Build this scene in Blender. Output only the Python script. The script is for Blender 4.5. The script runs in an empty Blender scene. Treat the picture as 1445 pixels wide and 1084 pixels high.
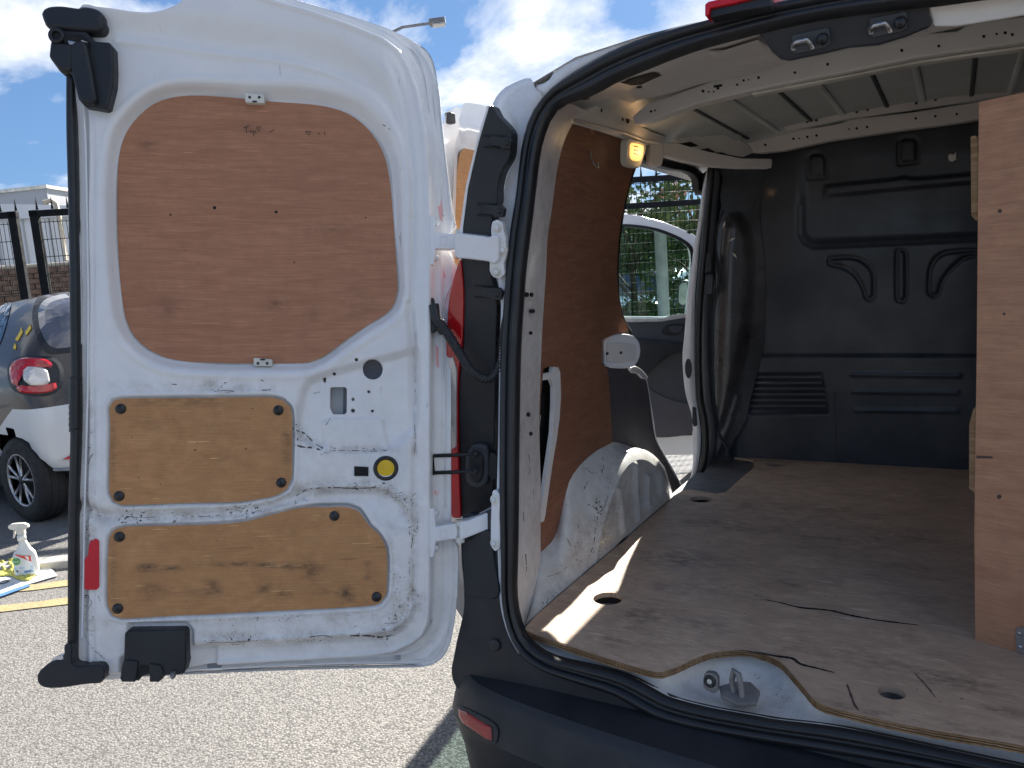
import bpy, bmesh, math, random
import numpy as np
from mathutils import Vector, Matrix
from mathutils.geometry import tessellate_polygon
from mathutils.bvhtree import BVHTree
random.seed(7)
SC = bpy.context.scene
COL = SC.collection

# ---------------------------------------------------------------- camera
F = 1042.0; CX, CY = 722.5, 542.0
_y = Vector((626.5, 185, -1042)).normalized()
_x = Vector((1736.5, -12, 1042)); _x = (_x - _y * _x.dot(_y)).normalized()
_z = _x.cross(_y)
R = Matrix((_x, _y, _z))                     # camera -> world rotation
CAM = Vector((0.222, -1.310, 1.365))
cd = bpy.data.cameras.new('camera'); cam = bpy.data.objects.new('camera', cd); COL.objects.link(cam)
cd.sensor_width = 36; cd.lens = F / 1445 * 36; cd.clip_start = 0.02; cd.clip_end = 3000
cam.matrix_world = Matrix.Translation(CAM) @ R.to_4x4()
SC.camera = cam

# ---------------------------------------------------------------- light
SUN = Vector((-0.205, 1.56, 1.0)).normalized()
SC.view_settings.view_transform = 'Standard'; SC.view_settings.look = 'None'
SC.view_settings.gamma = 1; SC.view_settings.use_curve_mapping = False
SC.view_settings.exposure = 2.32
sl = bpy.data.lights.new('sun', 'SUN'); sl.energy = 3.3; sl.angle = math.radians(0.53); sl.color = (1, .95, .87)
so = bpy.data.objects.new('sun', sl); COL.objects.link(so)
so.rotation_euler = SUN.to_track_quat('Z', 'Y').to_euler()

W = bpy.data.worlds.new('World'); SC.world = W; W.use_nodes = True
nt = W.node_tree; nt.nodes.clear()
def N(tree, typ, **kw):
    n = tree.nodes.new(typ)
    for k, v in kw.items():
        if k == 'inp':
            for i, val in v.items(): n.inputs[i].default_value = val
        else: setattr(n, k, v)
    return n
sky = N(nt, 'ShaderNodeTexSky', sky_type='NISHITA', sun_disc=False)
sky.sun_elevation = math.asin(SUN.z); sky.sun_rotation = math.atan2(SUN.x, SUN.y)
sky.air_density = 1.0; sky.dust_density = 0.2; sky.ozone_density = 1.6
tc = N(nt, 'ShaderNodeTexCoord')
sep = N(nt, 'ShaderNodeSeparateXYZ'); nt.links.new(tc.outputs['Generated'], sep.inputs[0])
mz = N(nt, 'ShaderNodeMath', operation='MAXIMUM', inp={1: 0.0}); nt.links.new(sep.outputs[2], mz.inputs[0])
az = N(nt, 'ShaderNodeMath', operation='ADD', inp={1: 0.30}); nt.links.new(mz.outputs[0], az.inputs[0])
dv = N(nt, 'ShaderNodeVectorMath', operation='DIVIDE'); nt.links.new(tc.outputs['Generated'], dv.inputs[0])
cb = N(nt, 'ShaderNodeCombineXYZ')
for i in range(3): nt.links.new(az.outputs[0], cb.inputs[i])
nt.links.new(cb.outputs[0], dv.inputs[1])
mp = N(nt, 'ShaderNodeMapping'); mp.inputs['Location'].default_value = (3.3, 1.7, 0); mp.inputs['Scale'].default_value = (1, 1, .6)
nt.links.new(dv.outputs[0], mp.inputs[0])
cn = N(nt, 'ShaderNodeTexNoise', inp={'Scale': 1.5, 'Detail': 9.0, 'Roughness': 0.58, 'Distortion': 0.25}); nt.links.new(mp.outputs[0], cn.inputs['Vector'])
cr = N(nt, 'ShaderNodeValToRGB'); nt.links.new(cn.outputs[0], cr.inputs[0])
cr.color_ramp.elements[0].position = .475; cr.color_ramp.elements[0].color = (0, 0, 0, 1)
cr.color_ramp.elements[1].position = .58; cr.color_ramp.elements[1].color = (1, 1, 1, 1)
cn2 = N(nt, 'ShaderNodeTexNoise', inp={'Scale': 4.0, 'Detail': 6.0}); nt.links.new(mp.outputs[0], cn2.inputs['Vector'])
cc = N(nt, 'ShaderNodeValToRGB'); nt.links.new(cn2.outputs[0], cc.inputs[0])
cc.color_ramp.elements[0].position = .3; cc.color_ramp.elements[0].color = (1.75, 1.9, 2.15, 1)
cc.color_ramp.elements[1].position = .62; cc.color_ramp.elements[1].color = (2.75, 2.75, 2.8, 1)
tint = N(nt, 'ShaderNodeMixRGB', blend_type='MULTIPLY', inp={0: 1.0, 2: (.235, .36, .545, 1)}); gm = N(nt, 'ShaderNodeGamma', inp={'Gamma': 0.55}); nt.links.new(sky.outputs[0], gm.inputs[0]); nt.links.new(gm.outputs[0], tint.inputs[1])
mx = N(nt, 'ShaderNodeMixRGB'); nt.links.new(cr.outputs[0], mx.inputs[0]); nt.links.new(tint.outputs[0], mx.inputs[1]); nt.links.new(cc.outputs[0], mx.inputs[2])
bg = N(nt, 'ShaderNodeBackground', inp={'Strength': 0.10}); nt.links.new(mx.outputs[0], bg.inputs[0])
wo = N(nt, 'ShaderNodeOutputWorld'); nt.links.new(bg.outputs[0], wo.inputs[0])

# ---------------------------------------------------------------- materials
MATS = {}
def base(name):
    m = bpy.data.materials.new(name); m.use_nodes = True; t = m.node_tree
    return m, t, t.nodes['Principled BSDF']
def ramp(t, fac, p0, c0, p1, c1):
    r = N(t, 'ShaderNodeValToRGB'); t.links.new(fac, r.inputs[0])
    r.color_ramp.elements[0].position = p0; r.color_ramp.elements[1].position = p1
    r.color_ramp.elements[0].color = (*c0, 1) if len(c0) == 3 else c0
    r.color_ramp.elements[1].color = (*c1, 1) if len(c1) == 3 else c1
    return r.outputs[0]
K0 = (0, 0, 0); K1 = (1, 1, 1)
def noise(t, vec, scale, detail=4, rough=.5, dist=0):
    n = N(t, 'ShaderNodeTexNoise', inp={'Scale': scale, 'Detail': detail, 'Roughness': rough, 'Distortion': dist})
    if vec is not None: t.links.new(vec, n.inputs['Vector'])
    return n.outputs[0]
def mixc(t, fac, a, b, mode='MIX'):
    m = N(t, 'ShaderNodeMixRGB', blend_type=mode)
    for i, v in ((0, fac), (1, a), (2, b)):
        if hasattr(v, 'node'): t.links.new(v, m.inputs[i])
        else: m.inputs[i].default_value = v if i == 0 else (*v, 1)
    return m.outputs[0]
def mul(t, a, b, op='MULTIPLY'):
    m = N(t, 'ShaderNodeMath', operation=op); m.use_clamp = True
    for i, v in ((0, a), (1, b)):
        if hasattr(v, 'node'): t.links.new(v, m.inputs[i])
        else: m.inputs[i].default_value = v
    return m.outputs[0]
def coord(t, kind='Object', scale=(1, 1, 1), rot=(0, 0, 0)):
    c = N(t, 'ShaderNodeTexCoord'); m = N(t, 'ShaderNodeMapping'); m.inputs['Scale'].default_value = scale; m.inputs['Rotation'].default_value = rot
    t.links.new(c.outputs[kind], m.inputs[0]); return m.outputs[0]
def bump(t, b, h, strength, dist=.01):
    n = N(t, 'ShaderNodeBump', inp={'Strength': strength, 'Distance': dist}); t.links.new(h, n.inputs['Height']); t.links.new(n.outputs[0], b.inputs['Normal'])
def plain(name, col, rough=.5, metal=0, var=.25, scale=6, bmp=0, coat=0, spec=.5, dust=0, dustcol=(.35, .33, .3)):
    m, t, b = base(name)
    v = coord(t)
    n = noise(t, v, scale, 6, .6)
    c = mixc(t, ramp(t, n, .3, K0, .7, K1), [x * (1 - var) for x in col], [min(1, x * (1 + var)) for x in col])
    if dust:
        d = ramp(t, noise(t, v, 3.1, 8, .7), .45, K0, .75, (dust, dust, dust)); c = mixc(t, d, c, dustcol)
        sp = ramp(t, noise(t, v, 160, 2, .5), .70, K0, .74, (dust, dust, dust)); c = mixc(t, sp, c, [min(1, x * 1.5) for x in dustcol])
    t.links.new(c, b.inputs['Base Color'])
    b.inputs['Metallic'].default_value = metal; b.inputs['Specular IOR Level'].default_value = spec
    r = ramp(t, noise(t, v, scale * 2.3, 5, .6), .3, (rough * .8,) * 3, .7, (min(1, rough * 1.25),) * 3); t.links.new(r, b.inputs['Roughness'])
    b.inputs['Coat Weight'].default_value = coat; b.inputs['Coat Roughness'].default_value = .08
    if bmp: bump(t, b, noise(t, v, 220, 3, .6), bmp, .001)
    MATS[name] = m; return m
def paint(name, col, chips=1.0, dirt=.25, rough=.22):
    """worn gloss paint: chips and scuffs gather where the mesh attribute 'wear' is high"""
    m, t, b = base(name); v = coord(t)
    at = N(t, 'ShaderNodeAttribute', attribute_name='wear'); wear = at.outputs['Fac']
    n0 = noise(t, v, 5, 6, .6)
    c = mixc(t, n0, [x * .97 for x in col], col)
    dn = ramp(t, noise(t, v, 9, 10, .72), .48, K0, .78, (dirt,) * 3)
    c = mixc(t, dn, c, (.38, .34, .28))
    dw = mul(t, mul(t, ramp(t, noise(t, v, 22, 9, .75), .40, K0, .66, K1), wear), .55)
    c = mixc(t, dw, c, (.27, .21, .14))
    # chips
    vs = coord(t, scale=(1, 1, 1.6))
    cn = noise(t, vs, 150, 4, .6, .8)
    big = noise(t, v, 14, 3, .6)
    thr = mul(t, mul(t, wear, .222), mul(t, ramp(t, big, .35, (.15,) * 3, .6, K1), 1.0))
    lev = N(t, 'ShaderNodeMath', operation='SUBTRACT', inp={0: .79}); t.links.new(thr, lev.inputs[1])
    lev2 = N(t, 'ShaderNodeMath', operation='SUBTRACT'); t.links.new(cn, lev2.inputs[0]); t.links.new(lev.outputs[0], lev2.inputs[1])
    chip = N(t, 'ShaderNodeMath', operation='MULTIPLY', inp={1: 60.0 * chips}); chip.use_clamp = True; t.links.new(lev2.outputs[0], chip.inputs[0])
    # long thin scuffs
    vv = coord(t, scale=(30, 30, 4), rot=(.3, .9, .5)); sc = ramp(t, noise(t, vv, 3.0, 3, .5), .715, K0, .73, (.5 * chips,) * 3)
    c = mixc(t, mul(t, sc, ramp(t, big, .5, K0, .62, K1)), c, (.30, .29, .28))
    c = mixc(t, chip.outputs[0], c, (.045, .035, .03))
    t.links.new(c, b.inputs['Base Color'])
    rr = mixc(t, dn, (rough,) * 3, (.55,) * 3); t.links.new(rr, b.inputs['Roughness'])
    b.inputs['Coat Weight'].default_value = .25; b.inputs['Coat Roughness'].default_value = .08
    bump(t, b, noise(t, v, 7, 3, .5), .05, .01)
    MATS[name] = m; return m
def wood(name, light, dark, rough=.55, fine=1.0, stains=.4, scr=.5, knots=.0, spec=.35, stain_col=None, ax=3.0, ay=26, ssc=1.0):
    m, t, b = base(name)
    v = coord(t, 'UV', scale=(ax, ay * fine, 1)); v0 = coord(t, 'UV')
    g = noise(t, v, 1.6, 10, .62, .9)
    v2 = coord(t, 'UV', scale=(14, 420 * fine, 1)); g2 = noise(t, v2, 1.0, 4, .6)
    c = mixc(t, ramp(t, g, .33, K0, .68, K1), dark, light)
    c = mixc(t, ramp(t, g2, .38, (.30,) * 3, .62, K0), c, [x * .45 for x in dark])
    big = noise(t, v0, 3.2, 6, .6, .5)
    c = mixc(t, ramp(t, big, .35, (.30,) * 3, .70, K0), c, [x * .62 for x in dark])
    if stains:
        s = ramp(t, noise(t, coord(t, 'UV', scale=(1, 2.2, 1)), 7 * ssc, 11, .75, .6), .57, K0, .76, (stains,) * 3)
        c = mixc(t, s, c, stain_col or [x * .22 for x in dark])
        s2 = ramp(t, noise(t, coord(t, 'UV', scale=(1.2, 1.9, 1)), 5.3 * ssc, 11, .75, .3), .60, K0, .74, (stains * .8,) * 3)
        c = mixc(t, s2, c, [min(1, x * 1.7) for x in light])
    if scr:
        for k, (rt, th) in enumerate((((0, 0, .35)), ((0, 0, -.7)), ((0, 0, 1.4))) and ((.35, .735), (-.7, .74), (1.45, .745))):
            vs = coord(t, 'UV', scale=(7, 130, 1), rot=(0, 0, rt)); s = ramp(t, noise(t, vs, 1.3, 2, .4), th - .02, K0, th, (scr * .6,) * 3)
            c = mixc(t, s, c, [min(1, x * 1.9) for x in light] if k != 1 else [x * .3 for x in dark])
        sp = ramp(t, noise(t, v0, 70, 2, .5), .735, K0, .76, (scr,) * 3); c = mixc(t, sp, c, [x * .15 for x in dark])
    if knots:
        vo = N(t, 'ShaderNodeTexVoronoi', inp={'Scale': 2.3, 'Randomness': 1.0}); t.links.new(coord(t, 'UV', scale=(1, 1.4, 1)), vo.inputs['Vector'])
        kk = ramp(t, vo.outputs['Distance'], .02, (knots,) * 3, .14, K0); c = mixc(t, kk, c, [x * .35 for x in dark])
    mo = noise(t, v0, 34, 8, .7); c = mixc(t, ramp(t, mo, .38, (.22,) * 3, .60, K0), c, [x * .6 for x in dark])
    at = N(t, 'ShaderNodeAttribute', attribute_name='wear')
    sm = mul(t, at.outputs['Fac'], ramp(t, noise(t, coord(t, 'UV', scale=(1, 2.4, 1)), 26, 10, .72), .40, K0, .62, K1)); c = mixc(t, sm, c, (.045, .035, .028))
    t.links.new(c, b.inputs['Base Color'])
    b.inputs['Specular IOR Level'].default_value = spec
    rr = ramp(t, big, .3, (rough * .85,) * 3, .7, (min(1, rough * 1.2),) * 3); t.links.new(rr, b.inputs['Roughness'])
    bump(t, b, g2, .25, .0012)
    MATS[name] = m; return m
def glass(name, col=(.85, .92, .9), rough=.02, alpha=.35):
    m, t, b = base(name); out = t.nodes['Material Output']
    tr = N(t, 'ShaderNodeBsdfTransparent'); tr.inputs[0].default_value = (*col, 1)
    gl = N(t, 'ShaderNodeBsdfGlossy'); gl.inputs['Roughness'].default_value = rough
    fr = N(t, 'ShaderNodeFresnel', inp={0: 1.5}); mxs = N(t, 'ShaderNodeMixShader')
    a = N(t, 'ShaderNodeMath', operation='ADD', inp={1: alpha * .2}); a.use_clamp = True; t.links.new(fr.outputs[0], a.inputs[0])
    t.links.new(a.outputs[0], mxs.inputs[0]); t.links.new(tr.outputs[0], mxs.inputs[1]); t.links.new(gl.outputs[0], mxs.inputs[2])
    t.links.new(mxs.outputs[0], out.inputs[0]); MATS[name] = m; return m
def emit(name, col, s):
    m, t, b = base(name); b.inputs['Base Color'].default_value = (*col, 1); b.inputs['Emission Color'].default_value = (*col, 1); b.inputs['Emission Strength'].default_value = s
    MATS[name] = m; return m

paint('white_paint', (.82, .82, .82), 1.0, .11)
paint('white_clean', (.80, .81, .83), .35, .10)
paint('arch_white', (.74, .76, .75), 1.3, .55, .35)
plain('primer_grey', (.68, .66, .63), .45, 0, .08, 5, 0, .1, .5, .25, (.6, .58, .52))
plain('roof_grey', (.47, .51, .50), .38, 0, .12, 4, 0, .1)
plain('grey_skin', (.33, .33, .37), .5, 0, .1, 6)
plain('black_plastic', (.020, .022, .026), .45, 0, .3, 8, .35, 0, .4, .12, (.10, .10, .10))
plain('bumper_plastic', (.018, .021, .026), .48, 0, .3, 5, .5, 0, .35, .30, (.05, .055, .065))
plain('rubber', (.013, .014, .016), .38, 0, .3, 9, .1, 0, .5, .15, (.08, .08, .08))
plain('bulkhead_black', (.028, .034, .044), .38, 0, .3, 3, .25, .1, .4, .55, (.085, .09, .10))
plain('mottled_black', (.035, .038, .043), .3, 0, .4, 5, .2, .3, .5, .6, (.16, .16, .165))  # black with lighter grey mottling, for the bulkhead side
plain('gap_dark', (.008, .008, .009), .8)
plain('dark_trim', (.055, .060, .068), .6, 0, .15, 8, .2)
plain('quarter_trim', (.085, .082, .095), .6, 0, .12, 5, .15)
plain('threshold_grey', (.13, .125, .13), .5, 0, .25, 9, .2, 0, .5, .4, (.25, .23, .21))
plain('steel', (.42, .42, .42), .35, .9, .2, 20)
plain('galv', (.22, .22, .22), .5, .4, .25, 25, 0, 0, .5, .4, (.24, .13, .06))
plain('clip_white', (.72, .70, .62), .4)
plain('red_tape', (.62, .006, .02), .4, 0, .08)
plain('pink_scuff', (.80, .42, .42), .4, 0, .1)
plain('yellow_plastic', (.80, .52, .01), .35, 0, .08, 14)
plain('red_lens', (.45, .008, .012), .12, 0, .25, 10, 0, .8)
plain('red_lens_dull', (.30, .02, .02), .25, 0, .3, 12, .2, .4)
plain('clear_lens', (.62, .60, .58), .15, .2, .2, 30, .3, .6)
plain('smart_dark', (.045, .036, .030), .15, .3, .2, 3, 0, 1)
plain('smart_silver', (.62, .64, .66), .22, .35, .05, 3, 0, 1)
plain('tyre_rubber', (.018, .018, .019), .75, 0, .3, 12, .5)
plain('alloy', (.45, .45, .46), .3, .8, .1)
plain('fence_black', (.012, .014, .016), .8, 0, .2, 6, 0, 0, .15)
plain('cladding', (.42, .43, .45), .5, .1, .06, 1)
plain('cladding_white', (.72, .74, .76), .5, 0, .05, 1)
plain('beige_pipe', (.52, .45, .34), .5)
plain('bar_pale', (.55, .56, .54), .5)
plain('brick_brown', (.20, .12, .08), .85, 0, .4, 6, .5)
plain('bark', (.10, .075, .05), .9, 0, .4, 8, .6)
for i, c in enumerate(((.09, .14, .04), (.15, .21, .06), (.055, .09, .03))): plain('leaf%d' % i, c, .6, 0, .35, 5)
plain('lamp_grey', (.22, .22, .23), .5)
plain('orange_rust', (.40, .20, .12), .6)
plain('cloth_yellow', (.62, .56, .12), .9, 0, .2, 20, .8)
plain('cloth_red', (.6, .06, .05), .9, 0, .2, 20, .8)
plain('tinted_glass', (.13, .13, .15), .08, 0, .3, 3, 0, 1)
plain('card_white', (.75, .76, .78), .35)
plain('ink_black', (.02, .02, .02), .5); plain('ink_blue', (.10, .22, .45), .4); plain('ink_green', (.10, .40, .10), .4); plain('ink_red', (.65, .08, .04), .4)
plain('ink_pale', (.45, .62, .75), .4)
plain('pencil', (.07, .05, .045), .8)
plain('bottle_white', (.72, .73, .68), .3, 0, .05, 9, 0, .3)
plain('car_blue', (.35, .42, .48), .2, .4, .1, 3, 0, 1)
plain('glass_dark', (.02, .024, .028), .06, 0, .2, 4, 0, 1)
plain('kerb_stone', (.34, .33, .31), .85, 0, .15, 14, .8)
plain('yellow_line', (.34, .27, .13), .85, 0, .3, 60, .9, 0, .5, .8, (.22, .20, .16))
plain('well_metal', (.30, .30, .29), .35, .6, .3, 30, .2)
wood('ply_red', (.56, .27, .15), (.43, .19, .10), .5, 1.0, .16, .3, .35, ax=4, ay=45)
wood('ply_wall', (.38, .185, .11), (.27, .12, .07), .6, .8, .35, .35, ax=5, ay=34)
wood('ply_tan', (.68, .36, .155), (.53, .26, .105), .55, 1, .30, .8, ax=11, ay=15)
wood('ply_floor', (.80, .60, .43), (.53, .385, .28), .5, .8, .80, 1.0, 0, .45, (.13, .095, .08), ax=6, ay=12, ssc=.6)
wood('ply_divider', (.62, .335, .195), (.45, .22, .125), .5, 1, .25, .3, .15, ax=4, ay=24)
wood('ply_edge', (.46, .30, .16), (.20, .11, .05), .7, 2.5, .3, .2)
glass('door_glass', (.74, .86, .82), .02, .55)
emit('lamp_glow', (1.0, .50, .14), .32)
def asphalt():
    m, t, b = base('asphalt'); v = coord(t)
    vo = N(t, 'ShaderNodeTexVoronoi', inp={'Scale': 135.0}); t.links.new(v, vo.inputs['Vector'])
    s = N(t, 'ShaderNodeSeparateColor'); t.links.new(vo.outputs['Color'], s.inputs[0])
    st = N(t, 'ShaderNodeValToRGB'); t.links.new(s.outputs[0], st.inputs[0])
    e = st.color_ramp.elements; e[0].position = 0; e[0].color = (.11, .105, .098, 1); e[1].position = 1; e[1].color = (.34, .32, .29, 1)
    x = e.new(.35); x.color = (.225, .212, .195, 1)
    edge = ramp(t, vo.outputs['Distance'], .35, K1, .75, (.35,) * 3)
    c = mixc(t, 1.0, st.outputs[0], edge, 'MULTIPLY')
    c = mixc(t, ramp(t, noise(t, v, 300, 2), .3, (.5,) * 3, .7, K0), c, (.16, .15, .14))
    c = mixc(t, ramp(t, noise(t, v, .8, 8, .65), .35, (.32,) * 3, .65, K0), c, (.13, .125, .12))
    t.links.new(c, b.inputs['Base Color']); b.inputs['Roughness'].default_value = .85
    inv = N(t, 'ShaderNodeMath', operation='SUBTRACT', inp={0: 1.0}); t.links.new(vo.outputs['Distance'], inv.inputs[1])
    bump(t, b, inv.outputs[0], .6, .004); MATS['asphalt'] = m
asphalt()
MATS['paving'] = plain('paving', (.33, .32, .30), .85, 0, .25, 40, .8)
MATS['tarmac_dark'] = plain('tarmac_dark', (.13, .13, .13), .9, 0, .35, 60, .9)

# ---------------------------------------------------------------- planes traced in the photograph
class Pl:
    """a real plane in the van or yard; p(px,py,off) gives the point where a sight line meets it, lifted off metres towards us"""
    def __init__(s, n, p0, up=None):
        s.n = Vector(n).normalized(); s.o = Vector(p0); s.d = s.n.dot(s.o)
        if (CAM - s.o).dot(s.n) < 0: s.n = -s.n; s.d = -s.d
        up = Vector(up) if up else (Vector((0, 0, 1)) if abs(s.n.z) < .9 else Vector((0, 1, 0)))
        s.v = (up - s.n * up.dot(s.n)).normalized(); s.u = s.v.cross(s.n).normalized()
    def p(s, x, y, off=0):
        r = R @ Vector((x - CX, -(y - CY), -F)); t = (s.d - s.n.dot(CAM)) / s.n.dot(r)
        return CAM + r * t + s.n * off
    def uv(s, P): q = P - s.o; return (q.dot(s.u), q.dot(s.v))
lean = .147
PA = Pl((0, 1, -lean), (0, -.03, .6))                    # rear opening
uD = R @ Vector((-.011, 1, 0)); vD = R @ Vector((-.992, 0, .125)); nD = uD.cross(vD).normalized()
HIN = Vector((-.731, .032, 1.158))
PD = Pl(nD, HIN, uD)                                     # inner face of the open rear door
PW = Pl((1, 0, -.08), (-.70, 0, .6))                     # left inner wall
PF = Pl((0, 0, 1), (0, 0, .6))                           # load floor
PB = Pl((0, 1, 0), (0, 1.70, 0))                         # bulkhead
PR1 = Pl((0, 1, 0), (0, .62, 0)); PR2 = Pl((0, 1, 0), (0, 1.60, 0))
PZ = Pl((0, 0, 1), (0, 0, 1.80)); PZ2 = Pl((0, 0, 1), (0, 0, 1.85))
PS = Pl((1, 0, 0), (-.95, 0, 0))                         # sliding door, pushed back
PFD = Pl((.516, -.857, 0), (-.92, 2.72, 0))              # open front door
PG = Pl((0, 0, 1), (0, 0, 0))
PX61 = Pl((1, 0, 0), (-.61, 0, 0))
PLT = Pl((.25, -1, -.1), (-.77, .09, 1.1))               # tail-light column

# ---------------------------------------------------------------- mesh helpers
def mk(name, verts, faces, mat, parent=None, smooth=False, uv=None, wear=None, bevel=0, bseg=2, solid=0):
    off = Vector(parent['_base']) if parent is not None and '_base' in parent else Vector()
    me = bpy.data.meshes.new(name)
    me.from_pydata([tuple(Vector(v) - off) for v in verts], [], faces); 
    ms = mat if isinstance(mat, (list, tuple)) else [mat]
    for q in ms: me.materials.append(MATS[q])
    if uv is not None:
        l = me.uv_layers.new(name='UVMap'); vi = np.empty(len(me.loops), dtype=np.int32); me.loops.foreach_get('vertex_index', vi)
        l.data.foreach_set('uv', np.asarray(uv, dtype=np.float32)[vi].ravel())
    if wear is not None:
        a = me.attributes.new('wear', 'FLOAT', 'POINT'); a.data.foreach_set('value', np.asarray(wear, dtype=np.float32))
    if smooth: me.polygons.foreach_set('use_smooth', [True] * len(me.polygons))
    me.update()
    o = bpy.data.objects.new(name, me); COL.objects.link(o)
    if parent is not None:
        o.parent = parent
        o['_base'] = tuple(off)
    if solid:
        m = o.modifiers.new('s', 'SOLIDIFY'); m.thickness = solid; m.offset = -1
    if bevel:
        m = o.modifiers.new('b', 'BEVEL'); m.width = bevel; m.segments = bseg; m.limit_method = 'ANGLE'; m.angle_limit = math.radians(40); m.harden_normals = False
    return o
def thing(name, label, cat, loc=(0, 0, 0), group=None):
    o = bpy.data.objects.new(name, None); COL.objects.link(o); o.location = loc; o.empty_display_size = .1
    o['label'] = label; o['category'] = cat; o['_base'] = tuple(loc)
    if group: o['group'] = group
    return o
def tag(o, label=None, cat=None, group=None, kind=None):
    if label: o['label'] = label
    if cat: o['category'] = cat
    if group: o['group'] = group
    if kind: o['kind'] = kind
    return o
def rs(pts, closed=True, step=6.0):
    """smooth a traced outline (Catmull-Rom) to points about step apart"""
    n = len(pts); out = []
    for i in range(n if closed else n - 1):
        if closed: a, b, c, d = pts[i - 1], pts[i], pts[(i + 1) % n], pts[(i + 2) % n]
        else: a, b, c, d = pts[max(0, i - 1)], pts[i], pts[i + 1], pts[min(n - 1, i + 2)]
        L = math.dist(b, c); k = max(1, int(L / step))
        for j in range(k):
            t = j / k
            out.append(tuple(.5 * (2 * b[m] + (c[m] - a[m]) * t + (2 * a[m] - 5 * b[m] + 4 * c[m] - d[m]) * t * t + (3 * b[m] - a[m] - 3 * c[m] + d[m]) * t ** 3) for m in range(len(b))))
    if not closed: out.append(tuple(pts[-1]))
    return out
def area2(p): return sum(p[i - 1][0] * p[i][1] - p[i][0] * p[i - 1][1] for i in range(len(p)))
def solid3(name, front, back, holes, mat, parent, uvp=None, bevel=0, smooth=False, bseg=2):
    """front/back: lists of 3D points of one outline, holes the same; caps filled, sides walled"""
    loops_f = [front] + [h[0] for h in holes]; loops_b = [back] + [h[1] for h in holes]
    V = []; idx = []
    for lp in loops_f: idx.append(list(range(len(V), len(V) + len(lp)))); V += lp
    nf = len(V)
    for lp in loops_b: V += lp
    faces = []
    if not holes: faces.append(tuple(idx[0])); faces.append(tuple(reversed([i + nf for i in idx[0]])))
    else:
        tri = tessellate_polygon([[Vector(p) for p in lp] for lp in loops_f])
        faces += [tuple(t) for t in tri] + [tuple(reversed([i + nf for i in t])) for t in tri]
    for lp in idx:
        k = len(lp)
        for i in range(k):
            a, b = lp[i], lp[(i + 1) % k]; faces.append((a, a + nf, b + nf, b))
    uv = [uvp.uv(Vector(p)) for p in V] if uvp else None
    o = mk(name, V, faces, mat, parent, smooth, uv, None, 0)
    bm = bmesh.new(); bm.from_mesh(o.data); bmesh.ops.recalc_face_normals(bm, faces=bm.faces); bm.to_mesh(o.data); bm.free()
    if bevel:
        m = o.modifiers.new('b', 'BEVEL'); m.width = bevel; m.segments = bseg; m.limit_method = 'ANGLE'; m.angle_limit = math.radians(40)
    return o
def prism(name, pl, pts, off, thick, mat, parent, holes=(), bevel=.001, sm=0, smooth=False, bseg=2):
    """plate on plane pl with the traced outline; its front off metres proud, thick metres deep"""
    P = rs(pts, True, sm) if sm else pts
    fr = [pl.p(x, y, 0) + pl.n * off for x, y in P]; bk = [q - pl.n * thick for q in fr]
    hh = []
    for h in holes:
        f2 = [pl.p(x, y, 0) + pl.n * off for x, y in h]; hh.append((f2, [q - pl.n * thick for q in f2]))
    return solid3(name, fr, bk, hh, mat, parent, pl, bevel, smooth, bseg)
def ell(x, y, rx, ry=None, n=20, rot=0):
    ry = rx if ry is None else ry
    return [(x + rx * math.cos(a) * math.cos(rot) - ry * math.sin(a) * math.sin(rot), y + rx * math.cos(a) * math.sin(rot) + ry * math.sin(a) * math.cos(rot)) for a in [2 * math.pi * i / n for i in range(n)]]
def disc(name, c, nrm, r, h, mat, parent, dome=.3, n=20, sq=1.0):
    nrm = Vector(nrm).normalized(); a = nrm.orthogonal().normalized(); b = nrm.cross(a)
    prof = [(r, 0), (r, h * .6), (r * .93, h * .85), (r * .78, h), (r * .4, h * (1 + dome * .7)), (0.001, h * (1 + dome))]
    V = []; Fc = []
    for (rr, hh) in prof:
        for i in range(n):
            t = 2 * math.pi * i / n; V.append(Vector(c) + nrm * hh + (a * math.cos(t) + b * math.sin(t)) * rr)
    for k in range(len(prof) - 1):
        for i in range(n): j = (i + 1) % n; Fc.append((k * n + i, k * n + j, (k + 1) * n + j, (k + 1) * n + i))
    Fc.append(tuple(range(n))[::-1])
    return mk(name, V, Fc, mat, parent, True)
def ring(name, c, nrm, r, tube, mat, parent, n=28, m=10):
    nrm = Vector(nrm).normalized(); a = nrm.orthogonal().normalized(); b = nrm.cross(a); V = []; Fc = []
    for i in range(n):
        t = 2 * math.pi * i / n; d = a * math.cos(t) + b * math.sin(t)
        for k in range(m):
            s = 2 * math.pi * k / m; V.append(Vector(c) + d * (r + tube * math.cos(s)) + nrm * tube * math.sin(s))
    for i in range(n):
        for k in range(m): Fc.append((i * m + k, ((i + 1) % n) * m + k, ((i + 1) % n) * m + (k + 1) % m, i * m + (k + 1) % m))
    return mk(name, V, Fc, mat, parent, True)
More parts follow.
